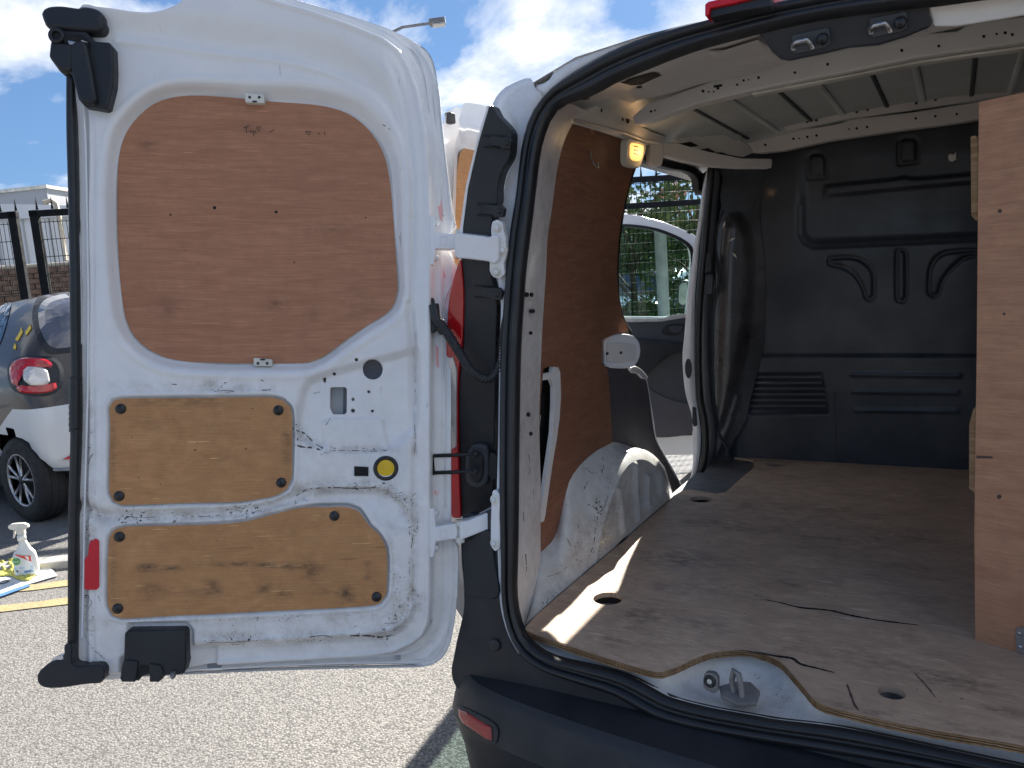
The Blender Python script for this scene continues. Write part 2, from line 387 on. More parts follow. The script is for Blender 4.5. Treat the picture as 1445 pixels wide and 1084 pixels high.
def sweep(pts, rad, m=10, closed=False, sq=None, up=None):
    """tube geometry round a 3D path; rad a number or one per point; sq=(w,h) for a rounded oblong section"""
    pts = [Vector(p) for p in pts]; n = len(pts); V = []; Fc = []; prev = None
    for i in range(n):
        a = pts[i - 1] if (i or closed) else pts[0]; b = pts[(i + 1) % n] if (i < n - 1 or closed) else pts[-1]
        t = (b - a).normalized()
        ref = Vector(up) if up else (prev if prev else t.orthogonal())
        s = (ref - t * ref.dot(t)).normalized(); q = t.cross(s); prev = s
        r = rad[i] if isinstance(rad, (list, tuple)) else rad
        for k in range(m):
            an = 2 * math.pi * k / m; c, d = math.cos(an), math.sin(an)
            if sq: c = math.copysign(abs(c) ** .5, c) * sq[0]; d = math.copysign(abs(d) ** .5, d) * sq[1]
            else: c *= r; d *= r
            V.append(pts[i] + s * c + q * d)
    for i in range(n if closed else n - 1):
        for k in range(m): Fc.append((i * m + k, ((i + 1) % n) * m + k, ((i + 1) % n) * m + (k + 1) % m, i * m + (k + 1) % m))
    if not closed: Fc.append(tuple(range(m))[::-1]); Fc.append(tuple(range((n - 1) * m, n * m)))
    return V, Fc
def tube(name, pts, rad, mat, parent, m=10, **kw):
    V, Fc = sweep(pts, rad, m, **kw); return mk(name, V, Fc, mat, parent, True)
class MB:
    def __init__(s): s.V = []; s.F = []
    def add(s, V, Fc): k = len(s.V); s.V += [Vector(v) for v in V]; s.F += [tuple(i + k for i in f) for f in Fc]; return s
    def bar(s, a, b, r, m=4): return s.add(*sweep([a, b], r, m))
    def box(s, c, ax, ay, az):
        c, ax, ay, az = map(Vector, (c, ax, ay, az)); V = [c + ax * i + ay * j + az * k for k in (-1, 1) for j in (-1, 1) for i in (-1, 1)]
        return s.add(V, [(0, 2, 3, 1), (4, 5, 7, 6), (0, 1, 5, 4), (2, 6, 7, 3), (0, 4, 6, 2), (1, 3, 7, 5)])
    def build(s, name, mat, parent=None, smooth=False, bevel=0): return mk(name, s.V, s.F, mat, parent, smooth, None, None, bevel)
def box(name, c, ax, ay, az, mat, parent, bevel=.002): return MB().box(c, ax, ay, az).build(name, mat, parent, False, bevel)
def loft(name, A, B, mat, parent, wear=None, closed=False, smooth=True, uvp=None, mids=None, solid=0):
    rows = [A] + (mids or []) + [B]; n = len(A); V = [p for r in rows for p in r]; Fc = []
    for k in range(len(rows) - 1):
        for i in range(n if closed else n - 1): j = (i + 1) % n; Fc.append((k * n + i, k * n + j, (k + 1) * n + j, (k + 1) * n + i))
    uv = [uvp.uv(Vector(p)) for p in V] if uvp else None
    return mk(name, V, Fc, mat, parent, smooth, uv, [wear or 0] * len(V), 0, 2, solid)
def resample(pts, n):
    pts = [Vector(p) for p in pts]; L = [0]
    for i in range(1, len(pts)): L.append(L[-1] + (pts[i] - pts[i - 1]).length)
    out = []; k = 0
    for i in range(n):
        t = L[-1] * i / (n - 1)
        while k < len(pts) - 2 and L[k + 1] < t: k += 1
        f = (t - L[k]) / max(1e-9, L[k + 1] - L[k]); out.append(pts[k].lerp(pts[k + 1], min(1, max(0, f))))
    return out
# signed distance in picture-plane units, numpy
def sdf(X, Y, poly):
    P = np.array(poly, float); Q = np.roll(P, -1, 0); d = np.full(X.shape, 1e9); ins = np.zeros(X.shape, bool); cx = np.zeros(X.shape); cy = np.zeros(X.shape)
    for (ax, ay), (bx, by) in zip(P, Q):
        ex, ey = bx - ax, by - ay; L = ex * ex + ey * ey
        if L < 1e-12: continue
        t = np.clip(((X - ax) * ex + (Y - ay) * ey) / L, 0, 1); qx = ax + t * ex; qy = ay + t * ey; dd = (X - qx) ** 2 + (Y - qy) ** 2
        m = dd < d; d = np.where(m, dd, d); cx = np.where(m, qx, cx); cy = np.where(m, qy, cy)
        if ay != by: ins ^= ((ay > Y) != (by > Y)) & (X < (bx - ax) * (Y - ay) / (by - ay) + ax)
    d = np.sqrt(d); return np.where(ins, -d, d), cx, cy
def ldist(X, Y, line):
    d = np.full(X.shape, 1e9)
    for (ax, ay), (bx, by) in zip(line[:-1], line[1:]):
        ex, ey = bx - ax, by - ay; L = ex * ex + ey * ey; t = np.clip(((X - ax) * ex + (Y - ay) * ey) / max(L, 1e-9), 0, 1)
        d = np.minimum(d, (X - ax - t * ex) ** 2 + (Y - ay - t * ey) ** 2)
    return np.sqrt(d)
def ss(a, b, x): t = np.clip((x - a) / (b - a), 0, 1); return t * t * (3 - 2 * t)
def sheet(name, outline, holes, step, pos, mat, parent, wearf=None, uvp=None, rim=0):
    """pressed sheet: a grid over a traced outline, edge vertices snapped on to it; pos(X,Y) -> (n,3) array"""
    P = np.array(outline, float); x0, y0 = P.min(0) - step; x1, y1 = P.max(0) + step
    xs = np.arange(x0, x1 + step, step); ys = np.arange(y0, y1 + step, step); X, Y = np.meshgrid(xs, ys)
    S, CXs, CYs = sdf(X, Y, outline); SX, SY = CXs, CYs
    for h in holes:
        d, qx, qy = sdf(X, Y, h); d = -d; m = d > S; S = np.where(m, d, S); SX = np.where(m, qx, SX); SY = np.where(m, qy, SY)
    ny, nx = X.shape; inn = S < 0
    mid = (S[:-1, :-1] + S[1:, :-1] + S[:-1, 1:] + S[1:, 1:]) / 4 < 0
    cell = mid
    used = np.zeros_like(inn)
    for a, b in ((0, 0), (1, 0), (0, 1), (1, 1)): used[a:ny - 1 + a, b:nx - 1 + b] |= cell
    edge = used.copy(); full = np.ones_like(inn); full[:] = True
    # a vertex is on the rim when one of its four cells is missing
    cnt = np.zeros(X.shape, int)
    for a, b in ((0, 0), (1, 0), (0, 1), (1, 1)): cnt[a:ny - 1 + a, b:nx - 1 + b] += cell
    bd = used & (cnt < 4)
    X2 = np.where(bd, SX, X); Y2 = np.where(bd, SY, Y)
    ids = -np.ones(X.shape, int); ids[used] = np.arange(used.sum())
    xv = X2[used]; yv = Y2[used]; V = pos(xv, yv)
    jj, ii = np.nonzero(cell)
    Fc = np.stack([ids[jj, ii], ids[jj + 1, ii], ids[jj + 1, ii + 1], ids[jj, ii + 1]], 1)
    uv = None
    if uvp: u = np.array(uvp.u); v = np.array(uvp.v); o_ = np.array(uvp.o); uv = np.stack([(V - o_) @ u, (V - o_) @ v], 1)
    off = np.array(parent['_base']) if parent is not None else np.zeros(3)
    me = bpy.data.meshes.new(name); me.from_pydata((V - off).tolist(), [], Fc.tolist()); me.materials.append(MATS[mat])
    if uv is not None:
        l = me.uv_layers.new(name='UVMap'); vi = np.empty(len(me.loops), dtype=np.int32); me.loops.foreach_get('vertex_index', vi); l.data.foreach_set('uv', uv.astype(np.float32)[vi].ravel())
    if wearf is not None:
        a = me.attributes.new('wear', 'FLOAT', 'POINT'); a.data.foreach_set('value', np.clip(wearf(xv, yv), 0, 1).astype(np.float32))
    me.polygons.foreach_set('use_smooth', [True] * len(me.polygons)); me.update()
    o = bpy.data.objects.new(name, me); COL.objects.link(o)
    if parent is not None: o.parent = parent; o['_base'] = tuple(off)
    if rim: m = o.modifiers.new('s', 'SOLIDIFY'); m.thickness = rim; m.offset = -1
    return o
Rn = np.array(R); Cn = np.array(CAM)
def unp(pl, X, Y, H=0):
    rays = np.stack([X - CX, -(Y - CY), np.full(np.shape(X), -F)], 1) @ Rn.T; n = np.array(pl.n)
    t = (pl.d - n @ Cn) / (rays @ n); P = Cn + rays * t[:, None]
    return P + np.outer(np.broadcast_to(H, np.shape(X)), n)

# ================================================================ THE GROUND
g = MB(); 
E1 = Vector((.79, .61, 0)).normalized(); E2 = Vector((-.61, .79, 0)).normalized()
def rp(a, b, z=0): return E1 * a + E2 * b + Vector((0, 0, z))
KB = 3.02                                                     # kerb line, measured across the road
o = mk('ground', [(-900, -900, -.02), (900, -900, -.02), (900, 900, -.02), (-900, 900, -.02)], [(0, 1, 2, 3)], 'tarmac_dark'); tag(o, kind='structure')
o = mk('road', [rp(-40, -14), rp(40, -14), rp(40, KB), rp(-40, KB)], [(0, 1, 2, 3)], 'asphalt'); tag(o, kind='structure')
o = MB().box(rp(0, KB + .06, -.03), E1 * 40, E2 * .06, Vector((0, 0, .07))).build('kerb', 'kerb_stone', None, False, .008); tag(o, kind='structure')
o = mk('pavement', [rp(-40, KB + .12, .035), rp(40, KB + .12, .035), rp(40, KB + .46, .035), rp(-40, KB + .46, .035)], [(0, 1, 2, 3)], 'asphalt'); tag(o, kind='structure')
o = mk('parking_bay', [rp(-40, KB + .46, .008), rp(40, KB + .46, .008), rp(40, 60, .008), rp(-40, 60, .008)], [(0, 1, 2, 3)], 'tarmac_dark'); tag(o, kind='structure')
for bb, w in ((2.76, .045), (2.50, .045)):
    pts = []; random.seed(int(bb * 100))
    A = [rp(-8 + i * .12, bb - w + random.uniform(-.008, .008), .004) for i in range(140)]; B = [rp(-8 + i * .12, bb + w + random.uniform(-.008, .008), .004) for i in range(140)]
    o = loft('painted_road_line', A, B, 'yellow_line', None, smooth=False); tag(o, 'worn yellow painted line along the road, %s the kerb' % ('nearer to' if bb > 2.6 else 'farther from'), 'road line', 'double yellow lines'); 

# ================================================================ THE VAN
VAN = thing('delivery_van', 'white panel van with its left rear door wide open and plywood lined load bay', 'van', (0, 1.6, 0))
V = VAN
# ---- outline of the rear opening seal, outer and inner edge
SEO = [(1500, -70), (1310, -38), (1150, -8), (1050, 13), (999, 27), (949, 40), (905, 54), (866, 70), (835, 86), (811, 100), (788, 116), (769, 133), (756, 150), (747, 166), (736, 208), (728, 277), (721, 319), (714, 388), (708, 471), (706, 528), (705, 600), (705, 700), (707, 784), (708, 840), (712, 870), (720, 898), (732, 921), (755, 942), (790, 957), (830, 970), (866, 982), (921, 1013), (977, 1029), (1045, 1042), (1100, 1051), (1183, 1065), (1322, 1088), (1500, 1122)]
SEI = [(1500, -22), (1340, 2), (1200, 18), (1120, 32), (1071, 44), (1028, 55), (985, 67), (938, 84), (894, 102), (864, 115), (838, 130), (812, 130 + 9), (791, 146), (780, 156), (772, 170), (763, 195), (757, 226), (751, 277), (746, 319), (739, 375), (735, 430), (731, 499), (729, 600), (728, 700), (727, 784), (726, 839), (731, 873), (742, 902), (760, 917), (786, 929), (826, 938), (866, 948), (895, 958), (921, 972), (949, 986), (1004, 1000), (1060, 1010), (1100, 1017), (1175, 1026), (1239, 1038), (1322, 1056), (1500, 1094)]
n_s = 110
so_ = resample([PA.p(x, y) for x, y in rs(SEO, False, 12)], n_s); si_ = resample([PA.p(x, y) for x, y in rs(SEI, False, 12)], n_s)
# align the two edges by nearest sides: use equal arc fractions, bulge between them, with the hollow lip of a bulb seal
rows = []
for f, hgt in ((0, -.012), (.04, .003), (.16, .010), (.34, .011), (.42, .002), (.5, -.004), (.58, .002), (.72, .012), (.86, .010), (.97, .000), (1, -.014)):
    rows.append([a.lerp(b, f) + PA.n * hgt for a, b in zip(so_, si_)])
seal = loft('door_seal', rows[0], rows[-1], 'rubber', V, mids=rows[1:-1])

# ---- white rear corner and roof edge round the opening
BO = [(1500, -105), (1300, -62), (1150, -22), (1060, 8), (999, 27 - 2), (940, 39), (890, 52), (850, 65), (812, 78), (790, 88), (778, 98), (770, 112), (758, 117), (748, 116), (744, 106), (722, 114), (708, 121), (698, 131), (691, 143), (693, 152), (704, 163), (722, 183), (723, 200), (721, 222), (712, 240), (706, 252), (704, 275), (699, 300), (696, 320), (694, 345), (694, 380), (700, 408), (703, 430), (703, 444), (702, 500), (701, 560), (700, 620), (697, 690), (696, 724), (699, 800), (703, 860), (716, 902), (730, 925)]
BI = [(x - 1, y - 3) for x, y in SEO if y < 925] + [(732, 921)]
bo = resample([PA.p(x, y) for x, y in rs(BO, False, 8)], 150)
# inner edge points are matched to the outer ones by nearest point
bi_all = [PA.p(x, y) for x, y in rs(SEO[:27], False, 3)]
bi = []; last = 0
for P in bo:
    j = min(range(last, len(bi_all)), key=lambda k: (bi_all[k] - P).length); last = j; bi.append(bi_all[j])
m1 = [a.lerp(b, .35) + PA.n * (-.004) for a, b in zip(bo, bi)]; m2 = [a.lerp(b, .85) + PA.n * (-.012) for a, b in zip(bo, bi)]
b0 = [p + PA.n * -.012 for p in bo]; bi2 = [p + PA.n * -.02 for p in bi]
wr = []
frame = loft('rear_frame', b0, bi2, 'white_clean', V, mids=[[p + PA.n * .0 for p in b0], m1, m2], wear=.35)
# ---- outer body shell (seen from beside the van)
def xo(y, z):                       # half width of the body
    t = float(ss(-.1, .9, np.array(y))); zz = [(.3, .80), (.5, .83), (.9, .835), (1.15, .80), (1.5, .735), (1.7, .685), (1.78, .64), (1.83, .56), (1.86, .44)]
    for (a, wa), (b, wb) in zip(zz[:-1], zz[1:]):
        if z <= b: w = wa + (wb - wa) * max(0, (z - a)) / (b - a); break
    else: w = zz[-1][1]
    tp = float(ss(2.6, 4.0, np.array(y)))
    return w - .055 + .075 * t - .25 * tp * tp
def side_pos(sg):
    def f(X, Y): return np.array([(sg * xo(y, z), y, z) for y, z in zip(X, Y)])
    return f
arcR = [(.62 + .36 * math.cos(math.radians(a)), .32 + .36 * math.sin(math.radians(a))) for a in range(180, -1, -12)]
quarter = [(.10, .36), (.25, .36)] + [p for p in arcR if p[1] > .36] + [(.98, .42), (.84, .62), (.84, 1.0), (.80, 1.2), (.78, 1.45), (.82, 1.70), (.9, 1.765), (1.5, 1.77), (2.3, 1.765), (2.7, 1.55), (2.78, 1.60), (2.3, 1.82), (.3, 1.82), (.17, 1.72), (.10, 1.2)]
quarter_r = [(.10, .36), (.25, .36)] + [p for p in arcR if p[1] > .36] + [(.98, .30), (3.1, .30)] + [(3.45 - .36 * math.cos(math.radians(a)), .32 + .36 * math.sin(math.radians(a))) for a in range(6, 180, 12)] + [(4.15, .3), (4.25, .7), (4.0, .92), (3.3, 1.08), (2.3, 1.82), (.3, 1.82), (.17, 1.72), (.10, 1.2)]
sheet('side_panel', quarter, [], .05, side_pos(-1), 'white_clean', V)
sheet('side_panel', quarter_r, [], .06, side_pos(1), 'white_clean', V)
sheet('front_wing', [(2.72, .30), (3.09, .30)] + [(3.45 - .36 * math.cos(math.radians(a)), .32 + .36 * math.sin(math.radians(a))) for a in range(0, 181, 12)] + [(4.15, .3), (4.25, .7), (4.0, .92), (3.3, 1.08), (2.74, 1.1)], [], .05, side_pos(-1), 'white_clean', V)
sheet('sill_panel', [(.98, .26), (2.9, .26), (2.9, .44), (.98, .44)], [], .05, side_pos(-1), 'white_clean', V)
# roof skin, closed down to the sides
rv = []; rf = []
ys = [.150, .3, .6, 1.0, 1.4, 1.8, 2.2, 2.4]
_bx = sorted((abs(p.x), p.z) for p in bo[:int(150)] if p.x < 0 and p.z > 1.66)
def roofz(x, y):
    zr = float(np.interp(abs(x), [q[0] for q in _bx], [q[1] for q in _bx])) if abs(x) > _bx[0][0] else _bx[0][1]
    return zr - .004 + .035 * float(ss(.15, .6, np.array(y))) * (1 - (abs(x) / .70) ** 4) - .03 * float(ss(1.6, 2.6, np.array(y)))
xs_ = [-.665, -.62, -.56, -.45, -.3, -.15, 0, .15, .3, .45, .56, .62, .665]
for y in ys:
    for x in xs_: rv.append((x * (1 + .1 * float(ss(0, .9, np.array(y)))), y, roofz(x, y)))
for j in range(len(ys) - 1):
    for i in range(len(xs_) - 1): k = j * len(xs_) + i; rf.append((k, k + 1, k + len(xs_) + 1, k + len(xs_)))
mk('roof', rv, rf, 'white_clean', V, True)
mk('windscreen', [(-.62, 2.42, 1.80), (.62, 2.42, 1.80), (.66, 3.3, 1.08), (-.66, 3.3, 1.08)], [(0, 1, 2, 3)], 'glass_dark', V)
mk('bonnet', [(-.66, 3.3, 1.08), (.66, 3.3, 1.08), (.6, 4.05, .93), (-.6, 4.05, .93), (.55, 4.3, .55), (-.55, 4.3, .55), (.5, 4.28, .3), (-.5, 4.28, .3)], [(0, 1, 2, 3), (3, 2, 4, 5), (5, 4, 6, 7)], 'white_clean', V)
mk('underbody', [(-.72, .02, .40), (.72, .02, .40), (.72, 4.2, .30), (-.72, 4.2, .30)], [(0, 1, 2, 3)], 'black_plastic', V)
mk('rear_door_panel', [(.70, -.02, .56), (.36, -.03, .56), (.36, .10, 1.5), (.34, .15, 1.79), (.60, .14, 1.72), (.66, .10, 1.5)], [(0, 1, 2, 3, 4, 5)], 'white_clean', V) if False else None
def wheel(x, y, r, w, par, sg, mt='white_clean'):
    prof = [(r * .62, w * .5), (r * .9, w * .5), (r * .98, w * .38), (r, w * .2), (r, -w * .2), (r * .98, -w * .38), (r * .9, -w * .5), (r * .62, -w * .5)]
    n = 40; Vv = []; Fc = []
    for rr, ww in prof:
        for i in range(n): a = 2 * math.pi * i / n; Vv.append((x + ww * sg, y + rr * math.cos(a), .01 + r + rr * math.sin(a)))
    for k in range(len(prof) - 1):
        for i in range(n): j = (i + 1) % n; Fc.append((k * n + i, k * n + j, (k + 1) * n + j, (k + 1) * n + i))
    wh = mk('wheel', Vv, Fc, 'tyre_rubber', par, True)
    disc('rim', (x + sg * w * .3, y, .01 + r), (sg, 0, 0), r * .63, .03, 'alloy', wh)
for x, y, s in ((-.70, .62, -1), (.70, .62, 1), (-.70, 3.45, -1), (.70, 3.45, 1)): wheel(x, y, .31, .19, V, s)

# ---- tail light column on the left corner
colp = [(693, 150), (704, 163), (722, 183), (724, 200), (721, 222), (710, 243), (705, 262), (704, 285), (699, 300), (696, 320), (694, 345), (694, 380), (700, 408), (703, 430), (703, 444), (701, 560), (698, 690), (696, 724), (672, 728), (654, 727), (651, 640), (650, 560), (652, 520), (656, 480), (657, 420), (655, 380), (653, 366), (656, 320), (663, 266), (670, 235), (677, 205)]
prism('tail_light_surround', PLT, colp, .012, .05, 'black_plastic', V, bevel=.003, sm=5)
prism('corner_edge_strip', PLT, [(693, 150), (690, 150), (675, 200), (660, 262), (652, 320), (650, 366), (654, 366), (656, 320), (663, 266), (677, 205)], .013, .04, 'white_clean', V, bevel=.001)
lens = prism('tail_light', PLT, [(653, 366), (656, 385), (658, 420), (656, 480), (652, 520), (650, 560), (651, 640), (654, 727), (646, 727), (638, 715), (634, 640), (634, 500), (636, 440), (642, 400)], .020, .06, 'red_lens', V, bevel=.006, sm=6)
prism('clear_lens', PLT, [(644, 500), (650, 520), (649, 560), (649, 626), (641, 630), (638, 560), (638, 505)], .026, .02, 'clear_lens', lens, bevel=.002)
for (x, y) in ((716, 202), (706, 297), (703, 412)):
    c = prism('cover_clip', PLT, [(x - 18, y - 9), (x + 6, y - 7), (x + 11, y - 2), (x + 9, y + 9), (x - 2, y + 9), (x - 5, y + 6), (x - 18, y + 4)], .030, .02, 'black_plastic', V, bevel=.001)
    disc('screw', PLT.p(x + 4, y + 1, .030), PLT.n, .006, .003, 'rubber', c)
    for dy in (-10, 6): tube('rib', [PLT.p(x - 30, y + dy, .0145), PLT.p(x - 4, y + dy + 1, .0145)], .0016, 'black_plastic', c, 6)

# ---- bumper
BP = [(-.835, .62), (-.835, .32), (-.83, .16), (-.81, .05), (-.775, -.03), (-.72, -.078), (-.64, -.108), (-.48, -.132), (-.25, -.150), (0, -.158), (.25, -.150), (.48, -.132), (.64, -.108), (.72, -.078), (.775, -.03), (.81, .05), (.83, .16), (.835, .32), (.835, .62)]
bp = rs(BP, False, .03)
def inward(i, d):
    a = Vector((*bp[max(0, i - 1)], 0)); b = Vector((*bp[min(len(bp) - 1, i + 1)], 0)); t = (b - a).normalized(); return Vector((-t.y, t.x, 0)) * d
prof = [(.03, .20), (.022, .25), (.012, .33), (-.006, .405), (-.003, .415), (.0, .428), (.006, .447), (.012, .464), (.018, .480), (.024, .490), (.032, .499), (.060, .503), (.095, .510), (.150, .520)]
Vv = []; Fc = []; m = len(prof)
for i, (x, y) in enumerate(bp):
    side = ss(.02, .25, np.array(y)) if abs(x) > .7 else 0
    for k, (d, z) in enumerate(prof):
        zz = z + (.10 * float(side) * (k / m) ** 2 if True else 0); dd = d * (1 - .55 * float(side)) if k > 8 else d
        Vv.append(Vector((x, y, zz)) + inward(i, dd))
for i in range(len(bp) - 1):
    for k in range(m - 1): Fc.append((i * m + k, (i + 1) * m + k, (i + 1) * m + k + 1, i * m + k + 1))
bump_ = mk('rear_bumper', Vv, Fc, 'bumper_plastic', V, True)
_sh = [False] * len(bump_.data.edges)
for e in bump_.data.edges:
    a_, b_ = sorted(e.vertices)
    if a_ % m == b_ % m and a_ % m in (3, 5, 10): _sh[e.index] = True
bump_.data.attributes.new('sharp_edge', 'BOOLEAN', 'EDGE').data.foreach_set('value', _sh)
# raised corner of the bumper under the lamp, and the strip under the sill
ear = [(648, 785), (650, 728), (672, 727), (696, 724), (700, 800), (706, 860), (716, 898), (730, 923), (760, 945), (800, 962), (866, 984), (921, 1015), (977, 1031), (1045, 1044), (1100, 1053), (1183, 1067), (1322, 1090), (1500, 1124), (1500, 1150), (1322, 1120), (1100, 1082), (977, 1060), (900, 1040), (800, 1008), (730, 985), (695, 990), (664, 985), (641, 972), (634, 950), (638, 925), (643, 900), (650, 870), (652, 850), (651, 820)]
er = rs(ear, True, 8)
BVB = None
prism('bumper_corner', PA, er, -.006, .03, 'bumper_plastic', V, bevel=.004)
prism('bumper_corner_panel', PA, rs([(655, 768), (690, 748), (697, 790), (703, 842), (672, 842), (656, 838), (655, 800)], True, 8), .000, .01, 'bumper_plastic', V, bevel=.003)
disc('bumper_clip', PA.p(697, 911, -.004), PA.n, .014, .004, 'black_plastic', bump_)
# reflector in the bumper
bvh = BVHTree.FromPolygons([tuple(v) for v in Vv], Fc)
def hit(b, x, y, lift=0.0, maxd=100):
    r = (R @ Vector((x - CX, -(y - CY), -F))).normalized(); h = b.ray_cast(CAM, r, maxd)
    if h[0] is None: return None
    n = h[1] if h[1].dot(r) < 0 else -h[1]
    return h[0] + n * lift
def decal(name, b, outline, lift, mat, parent, step=3.0, thick=.004, bevel=0, sm=0):
    out = rs(outline, True, sm) if sm else outline
    P = np.array(out); cent = P.mean(0); k = 6; V_ = []; F_ = []; n = len(out)
    for q in range(k):
        f = 1 - q / k
        for (x, y) in out: V_.append(hit(b, cent[0] + (x - cent[0]) * f, cent[1] + (y - cent[1]) * f, lift * (1 if q else .75)))
    V_.append(hit(b, *cent, lift))
    good = [v for v in V_ if v is not None]
    if not good: return None
    for i, v in enumerate(V_):
        if v is None: V_[i] = good[min(i, len(good) - 1)]
    base_ = [v - (CAM - v).normalized() * 0 for v in V_]
    for q in range(k - 1):
        for i in range(n): j = (i + 1) % n; F_.append((q * n + i, q * n + j, (q + 1) * n + j, (q + 1) * n + i))
    for i in range(n): F_.append(((k - 1) * n + i, (k - 1) * n + (i + 1) % n, k * n))
    # skirt back into the body
    s0 = len(V_); 
    for i, (x, y) in enumerate(out): V_.append(V_[i] - (CAM - V_[i]).normalized() * (lift + thick))
    for i in range(n): j = (i + 1) % n; F_.append((i, s0 + i, s0 + j, j))
    return mk(name, V_, F_, mat, parent, False, None, None, bevel)
rfl = decal('reflector_surround', bvh, [(645, 997), (660, 1000), (700, 1022), (702, 1046), (690, 1048), (655, 1024), (648, 1012)], .004, 'black_plastic', bump_, sm=4)
decal('reflector', bvh, [(650, 1000), (662, 1005), (696, 1026), (697, 1044), (688, 1042), (656, 1020), (651, 1010)], .008, 'red_lens_dull', bump_, sm=0)

# ---- sill between load floor and seal, with the latch well
ply_front = [(700, 872), (728, 884), (740, 888), (755, 895), (780, 903), (802, 911), (855, 928), (894, 940), (927, 948), (941, 946), (958, 940), (977, 931), (994, 924), (1010, 920), (1046, 917), (1072, 921), (1100, 933), (1117, 950), (1136, 972), (1148, 986), (1161, 994), (1200, 1005), (1266, 1020), (1322, 1031), (1377, 1040), (1445, 1052), (1560, 1076)]
pf = rs(ply_front, False, 7)
PFl = Pl((0, 0, 1), (0, 0, .585))
A_ = [PFl.p(x, y + 3) + Vector((0, .012, 0)) for x, y in pf]
Bq = [PA.p(x, y, -.004) for x, y in rs(SEI[26:], False, 4)]
B_ = []; last = 0
for P in A_:
    j = min(range(last, len(Bq)), key=lambda k: (Bq[k] - P).length + abs(Bq[k].x - P.x) * .8); last = j; B_.append(Bq[j])
m_a = [a.lerp(b, .10) + Vector((0, 0, -.012)) for a, b in zip(A_, B_)]; m_b = [a.lerp(b, .55) + Vector((0, 0, -.012 - .16 * max(0, (a - b).length - .04))) for a, b in zip(A_, B_)]
wr = []
rows_ = [A_, m_a, m_b, B_]
wv = []
for r_ in rows_:
    for (x, y) in pf: wv.append(.15 + .55 * math.exp(-((x - 1090) / 110) ** 2))
sill = loft('sill', A_, B_, 'arch_white', V, mids=[m_a, m_b]); 
sill.data.attributes['wear'].data.foreach_set('value', np.array(wv, dtype=np.float32))
# striker and ring in the latch well
PST = Pl((0, -.35, 1), (-.10, -.02, .563))
st = prism('door_striker', PST, [(1015, 972), (1040, 965), (1060, 966), (1073, 979), (1067, 997), (1040, 998), (1018, 986)], .008, .01, 'galv', V, bevel=.002)
c0 = PST.p(1043, 984, .008)
tube('striker_loop', [PST.p(1036, 979, .006), PST.p(1036, 979, .036), PST.p(1040, 974, .052), PST.p(1046, 978, .050), PST.p(1048, 984, .036), PST.p(1048, 986, .006)], .0055, 'galv', st, 8)
PSR = Pl((0, -1, .1), (-.16, -.005, .60))
rg = prism('latch_peg_bracket', PSR, rs([(996, 948), (1000, 946), (1011, 948), (1015, 954), (1014, 974), (1004, 973), (995, 967)], True, 4), .012, .015, 'galv', V, bevel=.002)
ring('rubber_ring', PSR.p(1004, 958, .013), PSR.n, .0085, .0035, 'rubber', rg); disc('peg', PSR.p(1004, 958, .012), PSR.n, .005, .003, 'clip_white', rg)
prism('rust_patch', PFl, rs([(1180, 1017), (1186, 1014), (1194, 1017), (1196, 1022), (1188, 1024), (1181, 1022)], True, 3), -.006, .004, 'orange_rust', V) if False else None

def spots2(l, X, Y):
    w = X * 0.0
    for x, y, rx, ry, k in l: w = w + k * np.exp(-((X - x) / rx) ** 2 - ((Y - y) / ry) ** 2)
    return w
# ---- load floor of plywood
fl_out = ply_front[2:-1] + [(1560, 1076)]
fpts = [PF.p(x, y) for x, y in rs(fl_out, False, 7)]
right = [Vector((.68, fpts[-1].y, .6)), Vector((.68, 1.70, .6))]
back = [Vector((-.60, 1.695, .6))]
notch = [PF.p(x, y) for x, y in ((1062, 649), (1065, 655), (1062, 662), (1049, 672), (1035, 685), (1024, 695), (1010, 697), (991, 694), (975, 691), (962, 693), (950, 700))]
left = [Vector((-.612, 1.03, .6)), Vector((-.612, .40, .6)), Vector((-.612, .10, .6))]
top_ = fpts + right + back + notch + left
def chole(x, y, r): 
    c = PF.p(x, y); return [c + Vector((r * math.cos(a), r * math.sin(a), 0)) for a in [2 * math.pi * i / 24 for i in range(24)]]
hl = [chole(858, 845, .036), chole(1258, 978, .023), chole(1095, 655, .036), chole(989, 705, .036)]
dn_ = Vector((0, 0, -.012))
floor = solid3('load_floor', top_, [p + dn_ for p in top_], [(h, [p + dn_ for p in h]) for h in hl], 'ply_floor', V, PF, 0)
fo2 = [(p.x, p.y) for p in top_]
def fpx(x, y): p = PF.p(x, y); return (p.x, p.y)
_fs = [(*fpx(x, y), rx, ry, k) for x, y, rx, ry, k in ((960, 790, .13, .06, .75), (900, 870, .06, .08, .6), (1010, 740, .16, .05, .5), (1110, 825, .03, .02, .8), (1085, 845, .05, .01, .8), (990, 880, .08, .03, .45), (1240, 935, .20, .04, .35), (1350, 965, .08, .03, .5), (1416, 1003, .03, .012, 1.0), (1180, 720, .3, .03, .25), (1200, 1000, .10, .010, .6), (1400, 1035, .10, .010, .6), (1060, 920, .08, .008, .7), (870, 905, .06, .02, .4), (1150, 760, .12, .03, .35), (1300, 760, .12, .05, .4), (1280, 800, .10, .02, .4), (1000, 830, .10, .05, .3))]
sheet('worn_surface', fo2, [[(p.x, p.y) for p in h] for h in hl], .011, lambda X, Y: np.stack([X, Y, np.full(X.shape, .6006)], 1), 'ply_floor', floor, lambda X, Y: spots2(_fs, X, Y) + .07, PF)
